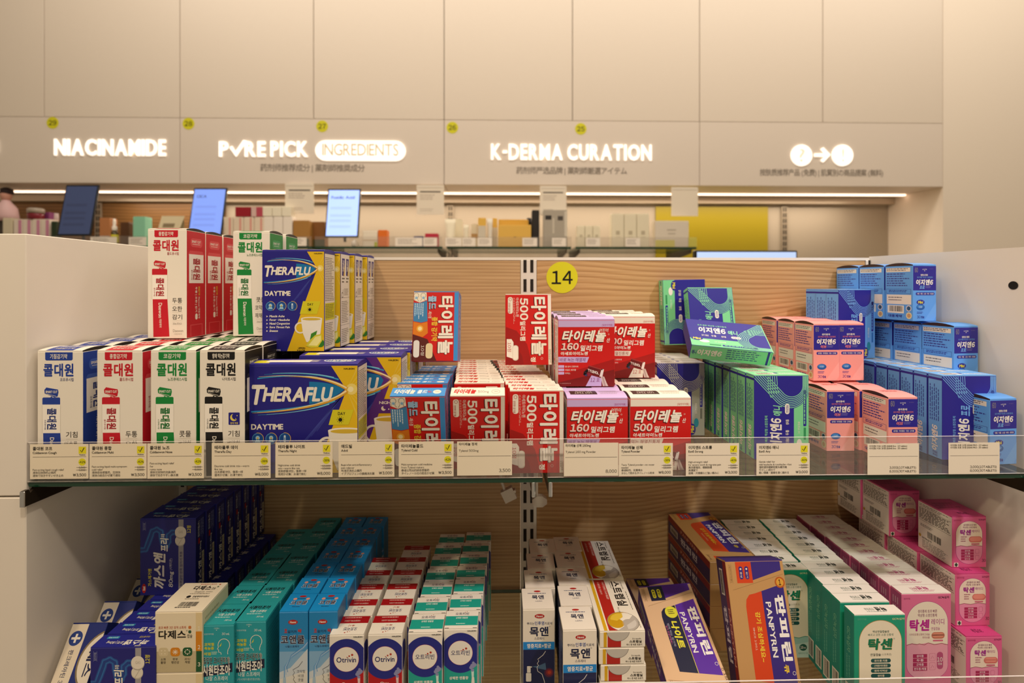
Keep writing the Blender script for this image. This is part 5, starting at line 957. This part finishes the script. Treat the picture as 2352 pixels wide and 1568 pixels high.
def lady30():
    Q, CR = '#dd5f92', '#efdcc8'; c = Carton('softgel_pack', 48, 70.2, 60, {'front': Q, 'right': Q, 'left': '#efe4da', 'top': '#c9437e', 'flap_side': '#d65a8c'}); f = c.front.fr(942, 350, 1212, 745)
    f.P(arcp(1076, 478, 106, 180, 360, 24, 100) + arcp(1076, 620, 106, 0, 180, 24, 100), '#b04a86', 1); f.P(arcp(1076, 478, 103, 180, 360, 24, 97) + [(1179, 578), (1120, 570), (1060, 580), (1010, 572), (973, 580)], CR, 2); f.P([(973, 580), (1010, 572), (1060, 580), (1120, 570), (1179, 578)] + arcp(1076, 620, 103, 0, 180, 24, 97), '#e78fb0', 2.4); f.S([(973, 580), (1010, 572), (1060, 580), (1120, 570), (1179, 578)], 4, '#9a4a5a', 3)
    f.T(1030, 402, 1134, 418, '생리통에 효과 빠른', '#8a4a70', .01); f.T(1026, 422, 1134, 436, '액상형 소염진통제', '#8a4a70', .01); f.T(1004, 446, 1090, 490, '탁센', '#a0208c', .06, .06); f.T(1096, 448, 1156, 470, '레이디', '#a03a8a', .01); f.L(1010, 500, 1062, 550, 3, '#a0526a', 3, 3); f.R(1073, 500, 1178, 548, '#d4736a', 4, 24); f.R(1080, 504, 1170, 538, '#e88f80', 5, 20); f.R(1092, 555, 1158, 566, '#c8607a', 4, 5)
    for k, t in enumerate(('생리통', '두통', '근육통', '편두통')): y = 602 + 22 * k; f.R(1012, y, 1112, y + 19, '#ac2458', 4); f.T(1040, y + 4, 1084, y + 16, t, '#f0ccd6', .02, k=5)
    for y in (600, 648): f.R(1124, y, 1154, y + 36, '#c04a7c', 3, 6); f.R(1126, y + 2, 1152, y + 34, '#e78fb0', 4, 5)
    f.T(1176, 678, 1204, 702, '30', '#4a2036', .0); f.R(956, 705, 990, 738, '#e8e4d4', 3); f.E(973, 722, 12, '#3a5a4a', 4); f.R(970, 706, 976, 738, '#2a3a30', 5); f.T(1150, 362, 1204, 376, 'GC녹십자', '#8a2a5c', .02); f.T(954, 366, 1012, 380, '일반의약품', '#b83a76', 0)
    f = c.left.fr(680, 235, 940, 745); f.L(690, 255, 930, 285, 2, '#3a3430', 2, 3, fill=.3); f.R(688, 290, 930, 293, '#3a3430', 2); f.L(690, 300, 930, 420, 8, '#6a625c', 2, 4, fill=.6); f.R(688, 428, 930, 431, '#3a3430', 2); f.bars(756, 520, 862, 590, n=14); f.L(700, 470, 820, 500, 2, '#6a625c', 2, 5); f.E(696, 600, 10, '#c8a03a', 3); f.T(712, 600, 790, 624, 'GC녹십자', '#4a443e', .02); f.L(715, 635, 930, 720, 6, '#8a827a', 2, 6)
    f = c.top.fr(0, 0, 48, 60); f.L(8, 14, 40, 34, 3, '#9a2a5c', 2, 4, fill=.5); f.T(17, 46, 31, 53, '30캡슐', '#5a1a3c', 0, 0, 180); return c
def enzyme():
    B = '#22307c'; c = Carton('digestive_carton', 44, 98, 24, {'front': B, 'right': B, 'left': '#cfc3ae', 'top': B}); f = c.front.fr(0, 0, 44, 112)
    f.R(0, 0, 21, 112, '#e6dac6', 1); f.E(10.5, 18, 8, '#27418c', 2); f.R(5, 16.6, 16, 19.4, W_, 3); f.R(9.2, 12.5, 11.8, 23.5, W_, 3.2); f.T(7, 32, 14, 104, '판크레아틴 315mg 함유', '#26305a', .012, 0, -90, k=3)
    f.E(58, 46, 35, '#8a7a5c', 2, n=40); f.E(58, 46, 33, '#ece2d2', 3, n=40); f.P([(21, 112), (40, 84), (70, 90), (92, 78), (92, 112)], '#2f62b0', 2); f.E(66, 104, 28, '#b03a58', 4); f.T(33, 30, 43, 64, '훼스', '#1c2250', .04, 0, -90, k=5); return c
GAS, DAJ, TEAL, COOL, OTR, OTM, MOK, LOZ = gas(), daj(), spray('teal'), spray('cool'), spray('red'), spray('mint'), spray('mok'), lozenge()
PAN, PANN, TAK, LAD, LAD30, ENZ = drink(False), drink(True), softgel(False), softgel(True), lady30(), enzyme()

# ------------------------------------------------------------------ lower shelf: layout
S = -.2998
DG = 'blue digestive cartons'
for i, (u, v, y) in enumerate(((192, 1426, .060), (243, 1397, .108), (305, 1355, .168))):
    a = at(u, v, y); a.x = -.5975; b = a + Vector((.044, 0, 0)); bl = Vector((-.5975, y - .056, S + .017))
    ENZ.lean(a, b, bl, ['cream and navy carton with blue cross leaning at the left panel, frontmost', 'second cream and navy carton with blue cross, leaning behind the first', 'rearmost cream and navy carton with blue cross, under the upright blue one'][i], DG)
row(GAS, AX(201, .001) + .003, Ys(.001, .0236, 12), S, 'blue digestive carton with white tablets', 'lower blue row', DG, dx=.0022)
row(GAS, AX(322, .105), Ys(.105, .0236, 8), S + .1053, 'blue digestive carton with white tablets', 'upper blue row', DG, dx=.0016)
for i in range(2): DAJ.put(AX(356, .003), .003, S + .0722 * (1 - i), 'cream capsule box with orange and green strip, ' + ('upper of two' if i == 0 else 'lower, mostly cut off by the frame'), 'cream capsule boxes')
SG = 'nasal spray cartons'
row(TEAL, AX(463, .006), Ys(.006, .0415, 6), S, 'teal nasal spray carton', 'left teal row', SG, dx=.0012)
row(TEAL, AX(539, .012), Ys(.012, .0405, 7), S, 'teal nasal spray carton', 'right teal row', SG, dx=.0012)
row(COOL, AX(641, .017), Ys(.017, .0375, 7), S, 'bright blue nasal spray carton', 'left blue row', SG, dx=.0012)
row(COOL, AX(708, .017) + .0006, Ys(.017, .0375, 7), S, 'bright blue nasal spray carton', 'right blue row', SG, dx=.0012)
row(OTR, AX(758, .006), Ys(.006, .0362, 5), S, 'white and red nasal spray carton', 'left red-lidded row', SG, dx=.001)
row(OTR, AX(846, .006), Ys(.006, .0362, 6), S, 'white and red nasal spray carton', 'right red-lidded row', SG, dx=.0012)
row(OTM, AX(937, .008), Ys(.008, .0362, 7), S, 'white and mint nasal spray carton', 'left mint row', SG, dx=.0018)
row(OTM, AX(1020, .014), Ys(.014, .0362, 7), S, 'white and mint nasal spray carton', 'right mint row', SG, dx=.002)
TG = 'throat spray cartons'
row(MOK, AX(1202, .046), Ys(.046, .0475, 4), S, 'cream throat spray carton with navy base', 'left throat-spray row', TG, dx=.0055)
row(MOK, AX(1294, .004), Ys(.004, .0475, 5), S, 'cream throat spray carton with navy base', 'right throat-spray row', TG, dx=.003)
nm = ['topmost', 'second from top', 'third from top', 'fourth from top', 'lowest']
for k in range(5):
    LOZ.put(AX(1378 + (0, -2, 2, 0, 1)[k], .002), .003, S + .0203 * (4 - k) + .0122, f'cream and red lozenge carton lying flat, {nm[k]} in the front stack', 'lozenge cartons') if k < 4 else LOZ.put(AX(1379, .002), .003, S + .0001, 'cream and red lozenge carton lying flat, lowest in the front stack', 'lozenge cartons')
    LOZ.put(AX(1344 + (0, 2, -1, 0, 1)[k], .117), .117, S + .0203 * (4 - k) + (.0122 if k < 4 else 0), f'cream and red lozenge carton lying flat, {nm[k]} in the rear stack', 'lozenge cartons')
KG = 'kraft cold drink cartons'
for i in range(4):                                                                 # stack lying flat at the back
    z = S + .0322 * (4 - i) + .0004
    a = Vector((.239, .291, z)); b = a + Vector((.0755, .004, 0)); d = a + Vector((.012, -.164, 0))
    PAN.lean(a, b, d, f'kraft and navy drink carton lying flat at the back, {["topmost", "second from top", "third from top", "lowest"][i]} of its stack', KG)
a = at(1637, 1293, .056); b = at(1771, 1290, .056); c_ = Vector((a.x + .018, .006, S + .0108))
PAN.lean(a, b, c_, 'kraft and navy drink carton leaning back with orange panel', KG)
a = at(1471, 1355, .137); b = at(1594, 1345, .137); c_ = Vector((a.x + .002, .003, S + .0312))
PANN.lean(a, b, c_, 'kraft and purple night drink carton leaning back in front', KG)
a = Vector((.161, .262, S + .0326)); b = a + Vector((.076, .001, 0)); c_ = Vector((.163, .112, S + .0324))
PANN.lean(a, b, c_, 'kraft and purple night drink carton lying flat behind the leaning purple one', KG)
PG = 'softgel cartons'
TAK.put(AX(1866.5, .112) - .064, .112, S, 'white-topped green softgel carton standing alone in the left green row', PG, rx=-.03)
row(TAK, .322, Ys(.1365, .0202, 7), S, 'white-topped green softgel carton', 'left green row', PG, dx=.0011, jit=.0004)
TAK.put(AX(1962, .010), .010, S, 'white-topped green softgel carton at the very front', PG)
row(TAK, .3825, Ys(.036, .0202, 12), S, 'white-topped green softgel carton', 'right green row', PG, dx=.0013, jit=.0004)
row(LAD, AX(2070, .053), Ys(.053, .0200, 12), S, 'white-topped pink softgel carton', 'pink row', PG, dx=-.0004)
QG = 'pink softgel packs'
row(LAD30, AX(2221, .047) - .001, Ys(.047, .0608, 4), S, 'pink softgel pack', 'bottom pink stack row', QG, dx=-.0042)
row(LAD30, AX(2195, .068) - .001, Ys(.068, .0606, 3), S + .0704, 'pink softgel pack', 'middle pink stack row', QG, dx=-.0035)
LAD30.put(AX(2187, .083), .083, S + .1408, 'pink softgel pack on top of the stack by the white panel', QG)
LAD30.put(AX(2042, .175), .175, S + .1408, 'pink softgel pack high at the back, under the glass shelf', QG)
LAD30.put(AX(2042, .175) - .003, .236, S + .1408, 'pink softgel pack at the oak board, showing its white side', QG)
# ------------------------------------------------------------------ blurred wall niche: shelves, screens, hanging cards, cosmetics
YF = 1.72; NZ = at(1100, 566, YF).z
NG = 'niche glass shelves'
for i, (a, b, w) in enumerate(((-260, 100, 'far left, below the pink products'), (106, 716, 'below the two left screens'), (724, 1016, 'below the brightest screen'), (1026, 1312, 'below the cream tubes'), (1322, 1600, 'below the white boxes'))):
    t = thing('glass_shelf', f'blurred glass shelf in the wall niche, {w}', 'shelf', (0, YF, NZ), NG); x0, x1 = AX(a, YF), AX(b, YF)
    g = G(); g.box((x0, 0, -.010), (x1, YN - .06 - YF, 0), {'front': EDGE, 'left': EDGE, 'right': EDGE, 'back': EDGE, 'top': GLASS, 'bottom': GLASS}, .0005); g.build('pane', t)
    g = G(); g.box((x0, -.003, .0003), (x1, -.0005, .043), ACRYL); g.build('front_lip', t)
    for x in (x0 + .02, x1 - .02):
        g = G(); g.poly([(x, .01, -.0105), (x, YN - .06 - YF, -.0105), (x, YN - .06 - YF, -.06), (x, .01, -.028)], DARKM); g.box((x - .002, .01, -.028), (x + .002, YN - .06 - YF, -.0105), DARKM); g.build('bracket', t)
g = G()
LP = 'white price labels in the niche'
for i, (a, b, w) in enumerate(((208, 268, 'below the dropper bottle'), (296, 336, 'below the mint box'), (672, 704, 'below the brown boxes'), (908, 970, 'right of the orange box'), (972, 1004, 'below the small red pack'), (1023, 1060, 'at the cream tube'), (1062, 1092, 'right of the cream tube label'), (1097, 1130, 'below the yellow tubes'), (1200, 1234, 'below the wide yellow box'), (1268, 1300, 'below the grey photo box'), (1346, 1378, 'below the three small white boxes'), (1437, 1470, 'below the three tall white boxes'))):
    p = at(a, 564, YF - .004); q = at(b, 545, YF - .004)
    g = G(); g.box((p.x, YF - .0052, NZ + .001), (q.x, YF - .0035, NZ + .038), M('#efe6da', .5)); f = Face(g, q.x - p.x, .037, lambda u, v, o, X=p.x: (X + u, YF - .0052 - o, NZ + .001 + v)).fr(0, 0, 60, 36); f.L(6, 6, 50, 30, 4, '#9a8f84', 2, i)
    tag(g.build('price_label'), f'blurred white price label on the niche shelf {w}', 'price label', LP)
# hanging cards below the fascia
for (u0, u1, v0, v1, rot, w) in ((655, 721, 421, 491, -.02, 'first from left, left of the brightest screen'), (957, 1020, 425, 493, 0, 'second from left, above the glass shelf joint'), (1240, 1301, 427, 494, 0, 'third from left, above the grey photo box'), (1542, 1603, 430, 496, 0, 'fourth from left, blank, over the yellow patch')):
    a, b = at(u0, v1, YH - .012), at(u1, v0, YH - .012); w_, h_ = b.x - a.x, b.z - a.z
    t = thing('hanging_card', f'small white info card hanging from the fascia, {w}', 'info card', (a.x, YH - .012, a.z), 'hanging info cards')
    g = G(); g.box((0, -.001, 0), (w_, .001, h_), M('#e9decb', .5)); f = Face(g, w_, h_, lambda u, v, o: (u, -.001 - o, v)).fr(0, 0, 64, 68)
    if 'blank' not in w: f.R(8, 14, 56, 17, '#4a423a', 2); f.L(8, 22, 48, 36, 3, '#b5a89a', 2, int(u0)); f.L(8, 54, 40, 62, 2, '#c2b6a6', 2, int(u1))
    g.build('card', t); g = G(); g.box((w_ * .06, -.002, h_ - .012), (w_ * .94, .011, h_ - .002), M('#e6dccb', .4)); g.build('clip_rail', t)
# tilted tablet screens
for i, (tl, tr, bl, br, q, e, ttl, w) in enumerate((((149, 424), (225, 424), (130, 541), (205, 541), '#3a4566', .22, None, 'dim dark screen'), ((445, 431), (522, 431), (430, 541), (508, 541), '#6c86d2', .75, 'CICA', 'blue lit screen'), ((753, 433), (829, 433), (745, 545), (822, 545), '#8fa8ea', .95, 'Fusidic Acid', 'brightest blue lit screen'))):
    y0 = YF + .010; TL, TR, BL = at(*tl, y0 + .052), at(*tr, y0 + .052), at(*bl, y0)
    BL.z = NZ + .012 if False else BL.z
    t = thing('tablet_screen', f'{w} tilted on the niche shelf, {["left", "middle", "right"][i]} of three', 'tablet', (0, 0, 0), 'tilted tablet screens')
    ex = (TR - TL); W0 = ex.length; ex.normalize(); ez = TL - BL; ez = ez - ex * ez.dot(ex); H0 = ez.length; ez.normalize(); ey = ez.cross(ex)
    t.matrix_world = Matrix(((ex.x, ey.x, ez.x, BL.x), (ex.y, ey.y, ez.y, BL.y), (ex.z, ey.z, ez.z, BL.z), (0, 0, 0, 1)))
    g = G(); g.box((0, 0, 0), (W0, .009, H0), BLACK, .002); g.build('housing', t)
    SC = M(q, .25, 0, e, name='lit_screen'); g = G(); g.poly([(.006, -.0005, .007), (W0 - .006, -.0005, .007), (W0 - .006, -.0005, H0 - .008), (.006, -.0005, H0 - .008)], SC)
    f = Face(g, W0, H0, lambda u, v, o: (u, -.0005 - o, v)).fr(0, 0, 80, 116); TXC = M('#46548e' if i else '#30395a', .4, 0, .2, name='screen_text')
    if ttl: f.T(10, 18, 34 if i == 1 else 66, 25, ttl, TXC, .02)
    for y in (44, 62, 74, 88): f.R(10, y, 60, y + 6, M('#8aa2e2' if i == 2 else ('#6880ca' if i else '#353f5e'), .4, 0, .85 if i == 2 else (.7 if i else .2), name='screen_line'), 2)
    g.build('screen', t); g = G(); zb = H0 * .5
    g.box((W0 * .3, .009, H0 * .1), (W0 * .7, .011, H0 * .6), BLACK); g.tube([(W0 / 2, .011, H0 * .5), (W0 / 2, .06, -.002)], .006, BLACK); g.build('stand', t)
# products on the niche shelf
def prod(name, u0, u1, vt, label, cat, colour, d=.05, Y=YF + .03, band=None, lid=None, group=None, z0=0.):
    a = at(u0, 560, Y); b = at(u1, vt, Y); w = b.x - a.x; h = b.z - NZ - z0 - .0005
    t = thing(name, label, cat, (a.x + w / 2, Y, NZ + z0 + .0004), group); g = G(); g.box((-w / 2, 0, 0), (w / 2, d, h * .97), colour, .0015)
    f = Face(g, w, h * .97, lambda u, v, o: (u - w / 2, -o * 4, v)).fr(0, 0, 100, 100)
    for bd in band or []: f.R(*bd[:4], bd[4], 2)
    g.build('body', t); g = G(); g.box((-w / 2 + .001, .001, h * .97), (w / 2 - .001, d - .001, h), lid or colour, .0008); g.build('top_flap', t); return t
CW = '#ece2d0'
for i in range(4): prod('cosmetic_box', 31 + 21 * i, 51 + 21 * i, 503, f'pale box with pink stripe at far left, {["leftmost", "second", "third", "rightmost"][i]} of four', 'box', '#e6d8c8', band=[(55, 0, 92, 100, '#d08aa8')], group='pink striped boxes')
prod('cosmetic_box', 6, 28, 500, 'cream jar box at the left picture edge below the pink display', 'box', '#d8ccb0')
for i, (u, q) in enumerate(((-30, 'left'), (72, 'right'))):
    pass
t = thing('cosmetic_jar', 'low dark red jar with grey lid on top of pink striped boxes', 'jar', (AX(78, YF + .045), YF + .055, at(78, 503, YF + .03).z + .0005), None)
g = G(); g.lathe([(.026, 0), (.030, .004), (.030, .024), (.027, .028)], M('#7a1f2c', .25), 24); g.build('jar_body', t, True); g = G(); g.lathe([(.031, .0285), (.031, .046), (.024, .050)], M('#a79a8a', .3), 24); g.build('lid', t, True)
prod('cosmetic_box', 92, 113, 487, 'small purple box behind the pink striped boxes', 'box', '#8a3f74', Y=YF + .09)
t = thing('cosmetic_bottle', 'pink bottle with pale cap left of the dim screen', 'bottle', (AX(121, YF + .06), YF + .08, NZ + .0005)); g = G(); g.lathe([(.014, 0), (.016, .01), (.016, .10), (.008, .115)], M('#b06a86', .2), 20); g.build('bottle_body', t, True); g = G(); g.lathe([(.008, .116), (.009, .118), (.008, .15)], M('#d8c0bc', .3), 20); g.build('cap', t, True)
prod('cosmetic_box', 117, 129, 508, 'dark green box at the foot of the dim screen', 'box', '#24361f', Y=YF + .02, d=.03)
# bust-shaped pink display at the left edge
p = at(14, 508, YF + .12); t = thing('display_figure', 'pink and white shopper-size display bust with dark hair at left edge', 'display', (p.x, YF + .12, NZ + .0005))
hz = at(14, 508, YF + .12).z - NZ; g = G(); g.box((-.055, -.02, 0), (.045, .02, hz * 1.0), M('#4a4038', .5), .003); g.build('plinth', t)
g = G(); g.lathe([(.040, 0), (.046, .02), (.040, .06), (.020, .085), (.014, .095)], M('#d9b4b4', .5), 24, (0, 0, hz)); g.build('torso', t, True)
g = G(); g.lathe([(.008, .09), (.018, .10), (.022, .115), (.020, .135), (.010, .145)], M('#cf9a88', .5), 20, (0, 0, hz)); g.build('head', t, True)
g = G(); g.lathe([(.023, .122), (.026, .130), (.022, .146), (.008, .153)], M('#2c1c1e', .5), 20, (0, .003, hz)); g.build('hair', t, True)
# dropper bottle, boxes, tent card
prod('cosmetic_box', 228, 252, 500, 'tan box left of the dropper bottle', 'box', '#bb7c4c', band=[(0, 62, 100, 100, '#cbb8ac')])
p = at(260, 540, YF + .05); t = thing('dropper_bottle', 'white-capped dropper bottle with yellow label', 'bottle', (p.x, YF + .055, NZ + .0005))
g = G(); g.lathe([(.015, 0), (.017, .004), (.017, .060), (.009, .070)], M('#4a3c1c', .15), 22); g.build('bottle_body', t, True); g = G(); g.lathe([(.0174, .018), (.0176, .020), (.0176, .050), (.0174, .052)], M('#d8cf1e', .5), 22); g.build('label_band', t, True)
g = G(); g.lathe([(.012, .0705), (.013, .072), (.012, .088), (.006, .094), (.008, .108), (.004, .124)], M('#eae2d4', .35), 22); g.build('dropper_cap', t, True)
prod('cosmetic_box', 276, 296, 510, 'brown box between dropper bottle and mint box', 'box', '#5a3a20', Y=YF + .06)
prod('cosmetic_box', 305, 333, 497, 'mint green box in the niche', 'box', '#8fd0b0')
a, b = at(356, 532, YF + .02), at(424, 496, YF + .06); t = thing('tent_card', 'cream tent card leaning beside the middle screen', 'info card', (0, 0, 0)); g = G(); w = b.x - a.x
n_ = [(a.x - .01, a.y, NZ + .0006), (a.x + w - .03, a.y, NZ + .0006), (b.x, b.y, b.z), (b.x - w + .005, b.y, b.z)]; g.poly(n_, M('#d8cba8', .5)); g.poly([(x, y + .002, z) for x, y, z in n_][::-1], M('#d8cba8', .5))
for i in range(4): A, B = n_[i], n_[(i + 1) % 4]; g.poly([B, A, (A[0], A[1] + .002, A[2]), (B[0], B[1] + .002, B[2])], M('#d8cba8', .5))
g.build('card', t)
def lerp(u, v): return tuple(n_[0][k] + (n_[1][k] - n_[0][k]) * u + (n_[3][k] - n_[0][k]) * v - (.0006 if k == 1 else 0) for k in range(3))
g = G(); g.poly([lerp(.2, .62), lerp(.8, .62), lerp(.8, .75), lerp(.2, .75)], '#8a7a5c'); g.poly([lerp(.2, .35), lerp(.6, .35), lerp(.6, .4), lerp(.2, .4)], '#a5967a'); g.build('printed_lines', t)
g = G(); g.box((b.x - w + .02, b.y, NZ + .0006), (b.x - .02, b.y + .05, NZ + .004), M('#cabd9c', .5)); g.poly([(b.x - w + .01, b.y + .002, b.z - .004), (b.x - .005, b.y + .002, b.z - .004), (b.x - .02, b.y + .045, NZ + .004), (b.x - w + .02, b.y + .045, NZ + .004)], M('#cabd9c', .5)); g.build('stand', t)
for i in range(4): prod('cosmetic_box', 512 + 24 * i, 535 + 24 * i, 498, f'cream box with pink edge right of the middle screen, {["leftmost", "second", "third", "rightmost"][i]} of four', 'box', '#e6d6c0', band=[(60, 0, 78, 100, '#e09a8e'), (0, 94, 100, 100, '#c23a5a')], group='cream and pink boxes')
zt = at(560, 498, YF + .03).z - NZ + .0008
prod('cosmetic_box', 540, 575, 475, 'dark red box on top of the cream and pink boxes', 'box', '#9a1626', z0=zt, group=None)
prod('cosmetic_box', 577, 603, 475, 'narrow red and pale box beside the dark red one', 'box', '#b8485a', z0=zt, band=[(0, 0, 45, 100, '#d8b8b0')])
for i in range(3): prod('cosmetic_box', 606 + 22 * i, 627 + 22 * i, 497, f'plain tall white box behind the first hanging card, {["left", "middle", "right"][i]} of three', 'box', '#efe6da', d=.06, group='plain white boxes')
for i in range(3): prod('cosmetic_box', 603 + 22 * i, 624 + 22 * i, 474, f'small white box on top of the tall white boxes, {["left", "middle", "right"][i]} of three', 'box', '#efe8d2', z0=at(610, 497, YF + .03).z - NZ + .0008, group='small white boxes')
for i in range(2): prod('cosmetic_box', 673 + 38 * i, 710 + 36 * i, 506 + 3 * i, ['wide brown box beside the white boxes', 'darker brown box left of the brightest screen'][i], 'box', ['#a87a3c', '#8a5a2c'][i], Y=YF + .03 + .05 * i, band=[(0, 68, 100, 100, '#4a4a2c')])
prod('cosmetic_box', 833, 867, 529, 'small cream box with a lime corner right of the brightest screen', 'box', CW, band=[(0, 55, 100, 62, '#cfb89a'), (78, 70, 100, 100, '#b8c02c')]); prod('cosmetic_box', 868, 889, 528, 'small orange box beside the cream box', 'box', '#e0701c')
p = at(814, 552, YF + .02); t = thing('cable_plug', 'small white round plug in front of the brightest screen', 'plug', (p.x, YF + .012, NZ + .0005)); g = G(); g.lathe([(.009, 0), (.011, .004), (.011, .018), (.006, .024)], M('#efe8de', .3), 20); g.build('plug_body', t, True); g = G(); g.tube([(0, 0, .022), (.002, .01, .03), (.006, .03, .02), (.008, .06, .003)], .003, M('#efe8de', .3)); g.build('cord', t, True)
t = prod('cosmetic_box', 976, 1006, 536, 'small crimson pack near the shelf joint', 'box', '#b81c3c'); prod('cosmetic_box', 950, 972, 542, 'small dark blue box left of the crimson pack', 'box', '#2c2f6a')
def tube_(u, vt, label, body, cap, w=.017, group=None, Y=YF + .05):
    p = at(u, vt, Y); h = p.z - NZ; t = thing('cosmetic_tube', label, 'tube', (p.x, Y, NZ + .0005), group); g = G(); n = 14; st = []
    g.lathe([(w * .8, 0), (w * .82, .001), (w * .82, .016)], cap, 20); g.build('cap', t, True); g = G(); vs, fs = [], []
    for k in range(6):
        z = .0165 + (h - .017) * k / 5; e = 1 - .93 * k / 5
        vs += [(w * (1 + .15 * k / 5) * math.cos(q * 2 * math.pi / n), w * e * math.sin(q * 2 * math.pi / n), z) for q in range(n)]
    for k in range(5): fs += [(k * n + q, k * n + (q + 1) % n, (k + 1) * n + (q + 1) % n, (k + 1) * n + q) for q in range(n)]
    fs += [tuple(range(n - 1, -1, -1)), tuple(5 * n + q for q in range(n))]; g.mesh(vs, fs, body); g.build('tube_body', t, True); return t
tube_(1034, 503, 'wide cream tube with lime print', '#e8dfc6', '#e8dfc6', .021); prod('cosmetic_box', 1044, 1062, 503, 'cream box behind the wide cream tube', 'box', '#e2d8bc', Y=YF + .08)
tube_(1071, 516, 'small cream tube with brown neck', '#e4dbc2', '#8a6a3c', .010); prod('cosmetic_box', 1082, 1097, 514, 'small cream box left of the yellow tubes', 'box', '#e0d4b8', band=[(0, 40, 100, 60, '#b8915a')], Y=YF + .06)
prod('cosmetic_box', 1098, 1116, 500, 'yellow and grey box, left of the lime tube', 'box', '#e3b64c', band=[(0, 25, 100, 100, '#cfc6b4')]); tube_(1125, 502, 'slim tube with lime top between yellow boxes', '#ddd8cc', '#d8d3c6', .011); prod('cosmetic_box', 1128, 1142, 501, 'narrow yellow box right of the lime tube', 'box', '#dcae48', band=[(0, 30, 100, 100, '#d2c6ac')], Y=YF + .07)
prod('cosmetic_box', 1144, 1220, 516, 'wide yellow box, lower of two', 'box', '#e0b452', band=[(48, 52, 54, 56, '#7a5a20')]); prod('cosmetic_box', 1145, 1214, 504, 'wide yellow box, partly hidden at the back', 'box', '#d8a840', Y=YF + .085)
prod('cosmetic_box', 1222, 1239, 482, 'tall black box left of the grey photo box', 'box', '#1c1815', Y=YF + .06)
p = at(1216, 490, YF + .10); t = thing('cosmetic_bottle', 'round dark bottle behind the tall black box', 'bottle', (p.x, YF + .125, NZ + .0005)); g = G(); g.lathe([(.016, 0), (.018, .01), (.018, .09), (.012, .11)], M('#1e1a17', .3), 20); g.build('bottle_body', t, True); g = G(); g.lathe([(.012, .111), (.013, .113), (.012, .14)], M('#2a2521', .3), 20); g.build('cap', t, True)
t = prod('cosmetic_box', 1248, 1303, 482, 'grey photo-printed box with abstract dark shapes under the third hanging card', 'box', '#aaa294', d=.03, band=[(8, 12, 34, 24, '#2a2622'), (60, 14, 82, 26, '#4a4540'), (88, 0, 100, 70, '#cfc8b8'), (38, 20, 46, 62, '#c8c0b0')])
for i in range(3): prod('cosmetic_box', 1326 + 18 * i, 1343 + 18 * i, 518, f'small white serum box left of the tall ones, {["left", "middle", "right"][i]} of three', 'box', '#e9e0c4', band=[(30, 40, 70, 52, '#c2b89c')], group='small serum boxes')
for i in range(3): prod('cosmetic_box', 1405 + 29 * i, 1433 + 29 * i, 490, f'tall white toner box left of the wide one, {["left", "middle", "right"][i]} of three', 'box', '#e8dfc4', band=[(35, 50, 66, 62, '#bdb298'), (35, 68, 70, 70, '#c9bea4')], group='tall toner boxes')
prod('cosmetic_box', 1505, 1582, 507, 'wide white box in front of the yellow patch', 'box', '#ddd3c2', band=[(35, 30, 62, 35, '#b8ad9c'), (38, 45, 60, 49, '#b8ad9c'), (0, 72, 58, 100, '#d8cf6a')]); prod('cosmetic_box', 1580, 1601, 545, 'small yellow box at the end of the niche shelf', 'box', '#d6cf2c')
# monitor behind the gondola
a, b = at(1597, 640, 1.30), at(1832, 575, 1.30); t = thing('monitor', 'flat monitor top peeking over the oak board under the yellow patch', 'monitor', (a.x, 1.30, 0)); w = b.x - a.x
g = G(); g.box((0, 0, b.z - .30), (w, .03, b.z), BLACK, .003); g.build('housing', t); g = G(); g.poly([(.006, -.0006, b.z - .29), (w - .006, -.0006, b.z - .29), (w - .006, -.0006, b.z - .006), (.006, -.0006, b.z - .006)], M('#a9c0ea', .3, 0, .6, name='monitor_screen')); g.build('screen', t)
g = G(); g.box((w / 2 - .03, .03, b.z - .95), (w / 2 + .03, .06, b.z - .1), BLACK, .003); g.box((w / 2 - .14, -.04, -1.169), (w / 2 + .14, .14, b.z - .95), M('#8a8076', .5), .004); g.build('stand', t)
